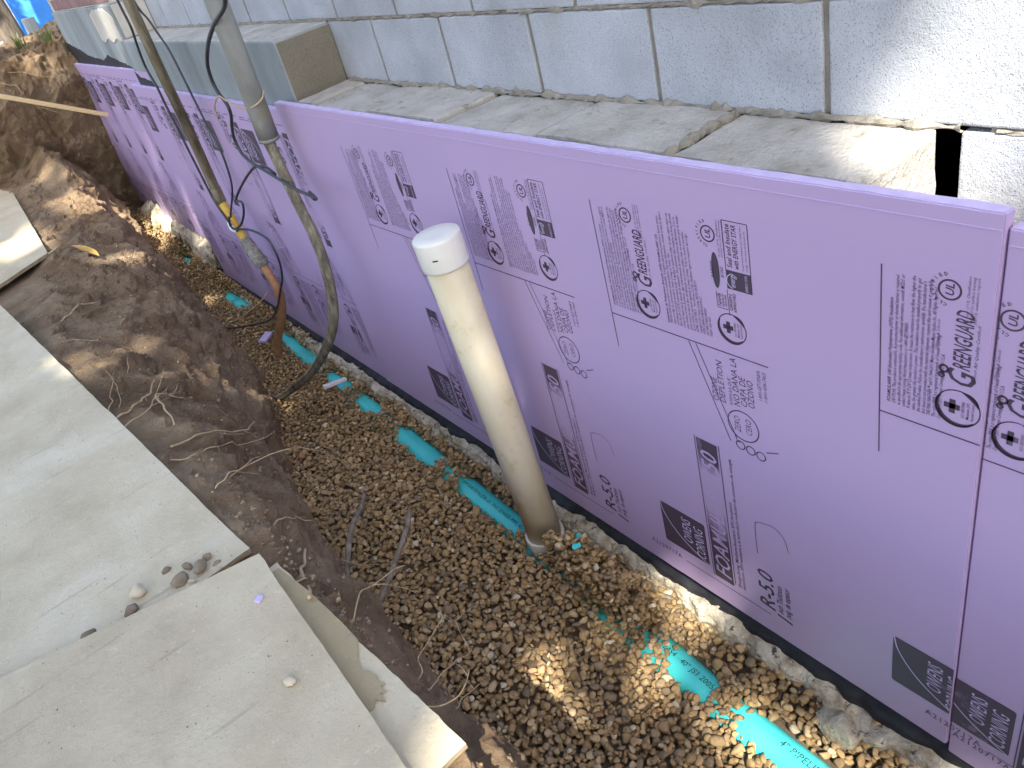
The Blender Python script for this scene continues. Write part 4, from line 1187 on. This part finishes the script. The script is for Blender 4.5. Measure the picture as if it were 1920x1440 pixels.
stone('stone', -0.980, 0.308, ZP, 0.0095, 9, M['st_grey'], 'tiny grey chip at the right end of the stone cluster', (1.1, 0.7, 0.5))
stone('stone', -1.037, 0.300, ZP, 0.0095, 10, M['st_tan'], 'slim tan pebble leaning on the nearest plywood edge', (0.5, 1.2, 0.6), 0.6)
stone('stone', -1.066, 0.293, ZP, 0.0101, 11, M['st_tan'], 'flat tan chip tucked against the nearest plywood edge', (1.1, 0.6, 0.5), -0.5)
stone('stone', -0.988, -0.114, 0.738, 0.0130, 12, M['st_tan'], 'smooth yellowish pebble alone on the nearest plywood sheet', (0.72, 1.1, 0.5), 0.3)

def chip(name, x, y, z, dims, rot, label, mat, cat='foam scrap'):
    me = box_mesh(name, (-dims[0] / 2, -dims[1] / 2, 0), (dims[0] / 2, dims[1] / 2, dims[2]), min(dims) * 0.15, 1, min(dims) * 0.12, 2)
    o = link(name, me, mat, None, (x, y, z)); o.rotation_euler = rot
    return tag(o, label, cat)
chip('foam_scrap', -0.955, 0.102, 0.7385, (0.016, 0.012, 0.006), (0.1, 0, 0.6), 'small lilac foam crumb on the nearest plywood sheet', M['foam_edge'])
chip('foam_scrap', -0.155, 2.86, gtop(-0.155, 2.86) + 0.004, (0.045, 0.085, 0.018), (0.1, 0.1, -0.9), 'pink foam offcut lying on gravel beside the pipe bend', M['foam_edge'])
chip('foam_scrap', -0.30, 3.85, gtop(-0.30, 3.85), (0.03, 0.02, 0.012), (0.2, 0.1, 0.4), 'tiny lilac foam scrap far down the gravel', M['foam_edge'])
chip('white_spacer', -0.125, 2.08, gtop(-0.125, 2.08) + 0.012, (0.115, 0.026, 0.016), (0.0, 0.12, -0.15), 'white plastic strip lying across the drain pipe by the thick cable', M['chip_white'], 'plastic strip')
chip('wooden_lath', -0.30, 5.02, 1.11, (0.70, 0.022, 0.028), (0, 0.537, -0.04), 'pale new wooden lath leaning from the soil onto the farthest board', M['lath'], 'lath')
# gravel-blue plastic shreds
def shred(x, y, seed, label):
    rs = random.Random(seed); z = gtop(x, y) + 0.004
    bm = bmesh.new()
    pts = [(x + 0.017 * rs.uniform(.4, 1) * math.cos(a), y + 0.017 * rs.uniform(.4, 1) * math.sin(a)) for a in np.linspace(0, 6.28, 9)[:-1]]
    f = bm.faces.new([bm.verts.new((a, b, z + 0.004 * rs.random())) for a, b in pts])
    r = bmesh.ops.extrude_face_region(bm, geom=[f])
    for v in r['geom']:
        if isinstance(v, bmesh.types.BMVert): v.co.z += 0.002
    me = bpy.data.meshes.new('pipe_scrap'); bm.to_mesh(me); bm.free()
    tag(link('pipe_scrap', me, M['teal']), label, 'plastic scrap')
shred(-0.10, 0.36, 1, 'teal plastic shaving on the gravel, the one closest to the standpipe')
shred(-0.155, 0.30, 2, 'teal plastic shaving on the gravel, the one farther from the standpipe')

def stick(name, pts, r, label, seed):
    o = link(name, tube_mesh(name, pts, r, 9, 5, wob=0.18, seed=seed), M['stick'])
    return tag(o, label, 'stick')
stick('grey_stick', [(-0.435, 1.17, -0.005), (-0.50, 1.08, 0.005), (-0.535, 1.00, 0.06), (-0.60, 0.93, 0.06), (-0.70, 0.80, 0.02)], [0.007, 0.0085, 0.009, 0.010, 0.010], 'bent grey stick lying on the gravel nearer the soil bank', 1)
stick('grey_stick', [(-0.42, 0.80, 0.11), (-0.475, 0.76, 0.08), (-0.60, 0.67, 0.05), (-0.74, 0.57, 0.03)], [0.008, 0.0095, 0.009, 0.008], 'straight grey stick with a broken end leaning out over the gravel', 2)

def dry_leaf():
    t = thing('dry_leaf', 'long yellow dry leaf lying on the far soil bank by the plywood corner', 'leaf', (-0.68, 3.37, 0.595))
    cl_ = [(-0.712, 3.55, 0.612), (-0.69, 3.45, 0.618), (-0.668, 3.36, 0.612), (-0.652, 3.27, 0.604), (-0.645, 3.20, 0.598)]
    C = catmull(cl_, 5); n = len(C); V = []; F = []
    for i, p in enumerate(C):
        w = 0.018 * math.sin(math.pi * min(1, (i + 0.4) / (n - 0.2))) + 0.0008
        V += [tuple(p + np.array([-w, 0, 0.006])), tuple(p), tuple(p + np.array([w, 0, 0.005]))]
    for i in range(n - 1):
        a = 3 * i; F += [(a, a + 1, a + 4, a + 3), (a + 1, a + 2, a + 5, a + 4)]
    part('blade', mesh_np('blade', V, F, True), M['leaf_dry'], t)
    part('midrib', tube_mesh('midrib', [(x, y, z + 0.0015) for x, y, z in cl_], 0.0014, 5, 4), M['twine'], t)
dry_leaf()

# roots in the bank and the mound: parts of the soil they grow from
dg = bpy.context.evaluated_depsgraph_get()
def surf(obj, x, y, z, d=(-1, 0, 0)):
    ok, loc, nor, i = obj.ray_cast(Vector((x, y, z)), Vector(d))
    return loc if ok else None
def top_of(obj, x, y):
    ok, loc, nor, i = obj.ray_cast(Vector((x, y, 3.0)), Vector((0, 0, -1)))
    return loc.z if ok else 0.6
def root_mesh(pts, r0, r1, seed, branch=0, hair=0):
    rs = random.Random(seed); out = []
    P = [np.array(p, float) for p in pts]
    Q = [P[0]]
    for a, b in zip(P, P[1:]):
        L = np.linalg.norm(b - a)
        for t in (0.33, 0.66, 1.0):
            j = 0.0 if t == 1.0 else 0.055 * L
            Q.append(a + (b - a) * t + np.array([rs.uniform(-j, j) for _ in range(3)]))
    C = catmull(Q, 3)
    out.append(tube_vf(C, [r0, r1], 6, True, 0.25, seed))
    for k in range((branch + 1) // 2):
        i = rs.randrange(len(C) // 3, len(C) - 2)
        d = (C[i + 1] - C[i]); d /= np.linalg.norm(d) + 1e-9
        d = d + np.array([rs.uniform(-1, 1) for _ in range(3)]) * 0.9; d /= np.linalg.norm(d)
        L = rs.uniform(0.04, 0.13); p = C[i]; q = [p]
        for s in range(4):
            d = d + np.array([rs.uniform(-.3, .3) for _ in range(3)]); d /= np.linalg.norm(d)
            p = p + d * L / 4; q.append(p)
        out.append(tube_vf(catmull(q, 2), [max(r1, r0 * 0.45), r1 * 0.5], 5, True, 0.2, seed + k))
    V, F = join_vf(out)
    return mesh_np('root', V, F, True)
ROOTS = [
    ([(-1.06, 2.126, 0.679), (-0.952, 2.398, 0.641), (-0.906, 2.461, 0.635), (-0.86, 2.551, 0.623), (-0.803, 2.561, 0.595)], 0.0055, 0.004, 0),
    ([(-1.003, 1.196, 0.706), (-0.97, 1.441, 0.658), (-0.935, 1.544, 0.658), (-0.913, 1.629, 0.655)], 0.0028, 0.0012, 2),
    ([(-0.986, 1.233, 0.683), (-0.945, 1.445, 0.641), (-0.934, 1.544, 0.657), (-0.934, 1.653, 0.67)], 0.0024, 0.001, 2),
    ([(-0.999, 1.167, 0.706), (-0.93, 1.248, 0.683), (-0.869, 1.329, 0.654), (-0.832, 1.435, 0.641)], 0.005, 0.0028, 2),
    ([(-0.985, 1.097, 0.706), (-0.919, 1.165, 0.683), (-0.851, 1.254, 0.67), (-0.813, 1.346, 0.639)], 0.0028, 0.0012, 5),
    ([(-0.879, 1.036, 0.646), (-0.866, 1.172, 0.655), (-0.859, 1.304, 0.654), (-0.808, 1.362, 0.587), (-0.784, 1.403, 0.543)], 0.005, 0.003, 3),
    ([(-0.915, 0.917, 0.676), (-0.838, 0.972, 0.639), (-0.767, 1.024, 0.579), (-0.699, 1.075, 0.514), (-0.658, 1.161, 0.478)], 0.0048, 0.002, 3),
    ([(-0.947, 0.861, 0.676), (-0.902, 0.815, 0.677), (-0.843, 0.83, 0.664), (-0.777, 0.89, 0.61), (-0.749, 0.955, 0.535)], 0.003, 0.0012, 3),
    ([(-0.899, 0.581, 0.693), (-0.845, 0.621, 0.693), (-0.786, 0.686, 0.642), (-0.679, 0.729, 0.595), (-0.639, 0.801, 0.538), (-0.573, 0.835, 0.449), (-0.507, 0.858, 0.347)], 0.0026, 0.0012, 3),
    ([(-0.898, 0.567, 0.687), (-0.818, 0.646, 0.669), (-0.75, 0.714, 0.629)], 0.0022, 0.001, 2),
    ([(-0.871, 0.326, 0.692), (-0.826, 0.406, 0.65), (-0.801, 0.44, 0.617), (-0.763, 0.498, 0.54), (-0.721, 0.548, 0.456)], 0.0032, 0.0014, 3),
    ([(-0.798, 0.469, 0.596), (-0.765, 0.544, 0.538)], 0.002, 0.001, 1),
    ([(-0.811, 0.352, 0.578), (-0.837, 0.279, 0.601), (-0.884, 0.036, 0.731)], 0.0045, 0.006, 2),
    ([(-0.753, 0.57, 0.377), (-0.711, 0.606, 0.274), (-0.638, 0.623, 0.168)], 0.0018, 0.0008, 3),
    ([(-0.856, -0.048, 0.684), (-0.806, 0.04, 0.655), (-0.746, 0.102, 0.6), (-0.669, 0.153, 0.543)], 0.0028, 0.0014, 2),
    ([(-0.815, -0.139, 0.57), (-0.758, -0.059, 0.537), (-0.684, 0.008, 0.498), (-0.656, 0.088, 0.443)], 0.0022, 0.0012, 0),
    ([(-0.799, -0.097, 0.474), (-0.715, -0.043, 0.426), (-0.658, 0.01, 0.357), (-0.627, 0.117, 0.34), (-0.573, 0.181, 0.283)], 0.002, 0.0009, 2),
    ([(-0.847, -0.304, 0.708), (-0.785, -0.264, 0.625), (-0.731, -0.196, 0.574)], 0.0022, 0.001, 1),
    ([(-0.806, -0.228, 0.563), (-0.745, -0.176, 0.495), (-0.697, -0.122, 0.42)], 0.0018, 0.0008, 2),
    ([(-0.883, 1.629, 0.626), (-0.849, 1.74, 0.631), (-0.816, 1.958, 0.57), (-0.835, 1.97, 0.594)], 0.0018, 0.0012, 0),
    ([(-0.886, 1.998, 0.633), (-0.991, 2.022, 0.687), (-1.059, 1.986, 0.715)], 0.002, 0.001, 0),
    ([(-0.937, 0.12, 0.73), (-0.876, 0.141, 0.689), (-0.854, 0.163, 0.66)], 0.0035, 0.002, 2),
    ([(-0.394, 5.609, 1.359), (-0.236, 5.521, 1.279), (-0.041, 5.473, 1.178)], 0.003, 0.0015, 3),
    ([(-0.436, 5.579, 1.292), (-0.359, 5.544, 1.248), (-0.309, 5.53, 1.084), (-0.182, 5.525, 0.988)], 0.004, 0.002, 2),]
#ROOTS#
for i, (pts, r0, r1, br) in enumerate(ROOTS):
    link('root', root_mesh(pts, r0 * 0.72, r1 * 0.75, 100 + i, br), M['root'], bank)

# ------------------------------------------------------------------ background beyond the mound
def tree(name, label, base, h, r, lean=(0, 0), limbs=6, crown_c=None, leaves=None, seed=0, group=None):
    t = thing(name, label, 'tree', base, group)
    rs = random.Random(seed)
    B = np.array(base)
    top = B + np.array([lean[0], lean[1], h])
    P = [B + (top - B) * s + np.array([0.05 * rs.uniform(-1, 1), 0.05 * rs.uniform(-1, 1), 0]) * (0 if s == 0 else 1) for s in (0, 0.25, 0.5, 0.75, 1.0)]
    vf = [tube_vf(catmull(P, 5), [r * 1.25, r, r * 0.85, r * 0.6, r * 0.3], 14, True, 0.08, seed)]
    for k in range(limbs):
        s = 0.45 + 0.5 * k / limbs
        p = B + (top - B) * s
        a = rs.uniform(0, 6.28)
        tgt = np.array(crown_c[rs.randrange(len(crown_c))]) if crown_c else p + np.array([math.cos(a), math.sin(a), 0.9]) * 1.3
        vf.append(tube_vf(catmull([p, p + (tgt - p) * 0.5 + np.array([0, 0, 0.25]), tgt], 5), [r * 0.45, r * 0.25, r * 0.08], 8, True, 0.1, seed + k))
    V, F = join_vf(vf)
    part('trunk', mesh_np('trunk', V, F, True), M['bark'], t)
    if leaves is not None and len(leaves):
        n = len(leaves); rr = np.random.RandomState(seed)
        u = rr.randn(n, 3); u /= np.linalg.norm(u, axis=1)[:, None]
        w = np.cross(u, rr.randn(n, 3)); w /= np.linalg.norm(w, axis=1)[:, None]
        L = rr.uniform(0.13, 0.20, n)[:, None]; W = L * 0.66
        c = np.asarray(leaves)
        q = np.stack([c - u * L, c - u * 0.2 * L + w * W, c + u * L, c - u * 0.2 * L - w * W], 1).reshape(-1, 3)
        part('crown', mesh_np('crown', q, np.arange(4 * n).reshape(n, 4)), M['leaf'], t)
    return t

# three unseen trees shade the trench; crown gaps are cut where sun should fall
S3 = np.array(SUN); E1 = np.cross(S3, [0, 0, 1]); E1 /= np.linalg.norm(E1); E2 = np.cross(S3, E1)
GAPS = [  # point that catches sun, radius, share of leaves gone
    ((0.27, -0.56, 1.39), 0.11, 1.0), ((0.27, -0.70, 1.52), 0.17, 1.0), ((0.27, -0.43, 1.29), 0.0, 1.0), ((0.27, -0.47, 1.40), 0.05, 1.0),
    ((0.20, -0.07, 1.21), -0.03, 0.88), ((0.14, 0.10, 1.21), -0.02, 0.88),
    ((-0.34, 0.18, -0.09), 0.07, 0.97), ((-0.25, 0.13, -0.09), 0.09, 0.97), ((-0.14, 0.17, -0.09), 0.09, 0.97), ((-0.04, 0.12, -0.08), 0.08, 0.96), ((-0.44, 0.28, -0.09), 0.03, 0.95), ((-0.27, 0.01, -0.09), 0.04, 0.95),
    ((-0.20, 0.04, -0.09), 0.28, 0.84), ((-0.18, -0.33, -0.09), 0.20, 0.76), ((-0.20, -0.60, -0.09), 0.18, 0.76),
    ((0.06, 5.10, 0.02), 0.16, 1.0), ((-0.08, 5.05, 0.0), 0.14, 1.0), ((-0.02, 4.55, -0.03), 0.05, 0.9),
    ((-0.58, 2.45, 0.47), 0.10, 0.92), ((-0.75, 2.1, 0.55), 0.12, 0.9), ((-0.70, 1.7, 0.50), 0.08, 0.85), ((-0.52, 3.5, 0.47), 0.12, 0.92), ((-0.62, 3.1, 0.55), 0.08, 0.9), ((-0.45, 5.0, 0.8), 0.15, 0.93), ((-0.9, 3.8, 0.67), 0.28, 0.9),
    ((0.05, 4.6, 0.45), 0.06, 0.9), ((0.05, 4.2, 0.35), 0.05, 0.9), ((-0.15, 0.55, 0.68), -0.03, 0.72), ((-1.08, 2.0, 0.71), 0.16, 0.62), ((0.09, 4.1, 1.48), 0.10, 0.9),
    ((0.0, 1.70, 0.14), 0.0, 0.9), ((-0.3, 6.2, 1.5), 0.5, 0.85)]
def crown_points():
    cs = np.array([(x, y, z) for x in (-2.0, 0.5) for y in (-1.3, 6.6) for z in (-0.1, 1.8)])
    a, b = cs @ E1, cs @ E2
    n = 34000
    A = nrs.uniform(a.min() - 0.7, a.max() + 0.7, n); Bq = nrs.uniform(b.min() - 0.7, b.max() + 0.7, n)
    s = nrs.uniform(10.5, 14.5, n)
    P = A[:, None] * E1 + Bq[:, None] * E2 + s[:, None] * S3
    keep = np.ones(n, bool)
    for i in range(n):
        if noise.noise(Vector(P[i] * 1.1)) < -0.55: keep[i] = False
    u = nrs.rand(n)
    WOB = np.array([noise.noise(Vector((a_ * 3.3, b_ * 3.3, 0.7))) + 0.5 * noise.noise(Vector((a_ * 8, b_ * 8, 3.7))) for a_, b_ in zip(A, Bq)])
    for T, r, sh in GAPS:
        T = np.array(T)
        d = np.hypot((P - T) @ E1, (P - T) @ E2)
        keep &= ~((d < (r + 0.09) * (1 + 0.9 * WOB)) & (u < sh))
    keep &= P[:, 2] > 2.4
    return P[keep]
LP = crown_points()
TB = [(-7.0, -7.4, 0.68), (-6.6, -4.2, 0.68), (-6.6, -1.0, 0.68)]
own = np.argmin(np.stack([np.abs(LP[:, 1] - (t[1] + 0.3)) for t in TB]), axis=0)
for k, (tb, lab) in enumerate(zip(TB, ('leafy street tree out of view, its crown shading the nearest plywood', 'leafy street tree out of view, shading the middle of the trench', 'leafy street tree out of view, shading the far end of the trench'))):
    pts = LP[own == k]
    ctr = [pts[i] for i in nrs.choice(len(pts), 14)]
    tree('street_tree', lab, tb, 10.0, 0.20, (0.4, 0.1), 14, ctr, pts, 20 + k, 'trees shading the trench')

bt = tree('background_tree', 'grey-brown tree trunk far behind the soil mound at the upper left', (0.20, 9.3, 0.6), 5.0, 0.13, (-0.25, 0.1), 6, None, None, 33)
cr = nrs.randn(1500, 3) * np.array([1.1, 1.1, 0.7]) + np.array([-0.1, 9.4, 5.4])
n = len(cr); u = nrs.randn(n, 3); u /= np.linalg.norm(u, axis=1)[:, None]; w = np.cross(u, nrs.randn(n, 3)); w /= np.linalg.norm(w, axis=1)[:, None]
part('crown', mesh_np('crown', np.stack([cr - u * .12, cr + w * .07, cr + u * .12, cr - w * .07], 1).reshape(-1, 3), np.arange(4 * n).reshape(n, 4)), M['leaf'], bt)

def tarp():
    t = thing('tarp_pile', 'bright blue tarp draped over a heap behind the soil mound', 'tarp', (0.75, 11.2, 0.7))
    nu = 40; V = []
    for i in range(nu):
        for j in range(nu):
            x = -0.35 + 2.2 * i / (nu - 1); y = 10.4 + 1.8 * j / (nu - 1)
            e = min(i, nu - 1 - i, j, nu - 1 - j) / 4.0
            z = 0.70 + 1.05 * min(1, e) ** 0.7 + 0.06 * noise.noise(Vector((x * 4, y * 4, 0))) + 0.05 * abs(noise.noise(Vector((x * 9, y * 2, 3))))
            V.append((x, y, z if e > 0 else 0.69))
    cv = part('cover', mesh_np('cover', V, grid_faces(nu, nu), True), M['blue'], t)
    subpart('rope', tube_mesh('rope', [(0.42, 10.36, 0.75), (0.45, 10.42, 1.3), (0.47, 10.55, 1.76), (0.5, 11.2, 1.82)], 0.014, 6, 4), M['white_paint'], cv)
tarp()
wb = thing('white_bucket', 'white plastic bucket far behind the mound beside the tree trunk', 'bucket', (-0.16, 8.8, 1.1))
part('pail', lathe_mesh('pail', [(0.12, 0.95), (0.15, 1.38), (0.158, 1.385), (0.158, 1.41), (0.145, 1.41), (0.13, 1.2)], -0.12, 8.7, 28), M['white_paint'], wb)
part('handle', tube_mesh('handle', [(-0.28, 8.7, 1.39), (-0.22, 8.58, 1.45), (-0.10, 8.55, 1.46), (0.03, 8.66, 1.39)], 0.006, 6, 4), M['wire_grey'], wb)
ps = thing('slate_panel', 'pale grey slab standing against the far end of the parged wall', 'slab', (0.02, 6.6, 1.3))
part('slab', box_mesh('slab', (0.015, 6.35, 1.25), (0.075, 6.62, 1.585), 0.006, 1, 0.003, 2), M['parge'], ps)

def tuft(x, y, z, n, h, label, seed):
    rs = random.Random(seed); V, F = [], []
    for k in range(n):
        a = rs.uniform(0, 6.28); d = rs.uniform(0, 0.05); l = h * rs.uniform(0.5, 1.1); le = rs.uniform(0.1, 0.6) * l
        b = np.array([x + d * math.cos(a), y + d * math.sin(a), z - 0.02]); w = np.array([-math.sin(a), math.cos(a), 0]) * rs.uniform(.003, .006)
        m = b + np.array([math.cos(a) * le * .4, math.sin(a) * le * .4, l * .6]); t = b + np.array([math.cos(a) * le, math.sin(a) * le, l])
        o = len(V); V += [tuple(b - w), tuple(b + w), tuple(m + w * .8), tuple(m - w * .8), tuple(t)]
        F += [(o, o + 1, o + 2, o + 3), (o + 3, o + 2, o + 4)]
    o = link('grass_tuft', mesh_np('grass_tuft', V, F), M['grass'])
    tag(o, label, 'grass')
def mt(x, y): return top_of(mound, x, y)
tuft(0.02, 5.85, mt(0.02, 5.85), 40, 0.14, 'green grass tuft on the soil mound beside the parged wall', 1)
tuft(-0.16, 6.0, mt(-0.16, 6.0), 26, 0.11, 'small green grass tuft on the soil mound left of the taller tuft', 2)

# ------------------------------------------------------------------ crumbled soil on the bank
def build_clods():
    rs = np.random.RandomState(9)
    shp, FF = stone_shapes(1, 24, 6); shp2, FF2 = stone_shapes(2, 16, 7)
    me = bank.data; nv = len(me.vertices)
    co = np.empty(nv * 3, np.float32); me.vertices.foreach_get('co', co); co = co.reshape(-1, 3)
    ok = np.where((co[:, 1] > -0.6) & (co[:, 1] < 5.6) & (co[:, 0] > -1.12) & (co[:, 2] > np.array([gz(y) for y in co[:, 1]]) + 0.01))[0]
    pick = rs.choice(ok, 12000)
    Vs, Fs, Cs, off = [], [], [], 0
    for i in pick:
        p = co[i]
        if noise.noise(Vector(p.tolist()) * 4.0) < -0.12 and rs.rand() < 0.8: continue
        r = 0.0018 + 0.0075 * rs.rand() ** 4
        big = r > 0.007
        W = (shp2 if big else shp)[rs.randint(16)]
        a = rs.rand() * 6.28; ca, sa = math.cos(a), math.sin(a)
        X = (W * r * np.array([1, 1, 1.3])) @ np.array([[ca, -sa, 0], [sa, ca, 0], [0, 0, 1]]).T + p + np.array([r * 0.1, 0, r * 0.1])
        Vs.append(X); Fs.append((FF2 if big else FF) + off); off += len(X)
        c = np.array([(0.27, 0.19, 0.115), (0.33, 0.24, 0.15), (0.22, 0.155, 0.092), (0.38, 0.29, 0.185)][rs.randint(4)]) * rs.uniform(0.8, 1.15)
        Cs.append(np.repeat(c[None], len(X), 0))
    V = np.concatenate(Vs); F = np.concatenate(Fs); C = np.concatenate(Cs)
    m = mesh_np('soil_crumbs', V, F, True)
    at_ = m.color_attributes.new('Col', 'FLOAT_COLOR', 'POINT')
    at_.data.foreach_set('color', np.c_[C, np.ones(len(C))].astype(np.float32).ravel())
    tag(link('soil_crumbs', m, M['gravel']), 'crumbled brown soil lying over the trench bank', 'soil crumbs', kind='stuff')
build_clods()

def build_grit():
    rs = np.random.RandomState(4); shp, FF = stone_shapes(1, 16, 12)
    Vs, Fs, Cs, off = [], [], [], 0
    n = 0
    for q in range(5200):
        x, y = rs.uniform(-1.75, -0.86), rs.uniform(-0.55, 2.6)
        if noise.noise(Vector((x * 5, y * 5, 1))) + 0.5 * noise.noise(Vector((x * 17, y * 17, 4))) < 0.02 and rs.rand() < 0.85: continue
        p0 = Vector((x, y, 1.2)); best = None
        for o in (up_, mid, low):
            pn = o.children[0]
            hit, loc, nor, i = pn.ray_cast(p0 - Vector((o.location + pn.location)), Vector((0, 0, -1)))
            if hit:
                z = loc.z + (o.location + pn.location).z
                if best is None or z > best: best = z
        if best is None: continue
        r = 0.0006 + 0.0016 * rs.rand() ** 4
        W = shp[rs.randint(16)] * r
        a = rs.rand() * 6.28; ca, sa = math.cos(a), math.sin(a)
        X = W @ np.array([[ca, -sa, 0], [sa, ca, 0], [0, 0, 1]]).T + np.array([x, y, best + r * 0.35])
        Vs.append(X); Fs.append(FF + off); off += len(X)
        c = np.array([(0.42, 0.36, 0.25), (0.30, 0.24, 0.15), (0.55, 0.50, 0.40), (0.20, 0.15, 0.09)][rs.randint(4)])
        Cs.append(np.repeat(c[None], len(X), 0))
    V = np.concatenate(Vs); F = np.concatenate(Fs); C = np.concatenate(Cs)
    m = mesh_np('sand_grit', V, F, True)
    at_ = m.color_attributes.new('Col', 'FLOAT_COLOR', 'POINT')
    at_.data.foreach_set('color', np.c_[C, np.ones(len(C))].astype(np.float32).ravel())
    tag(link('sand_grit', m, M['gravel']), 'fine sandy grit scattered over the plywood sheets', 'grit', kind='stuff')
build_grit()
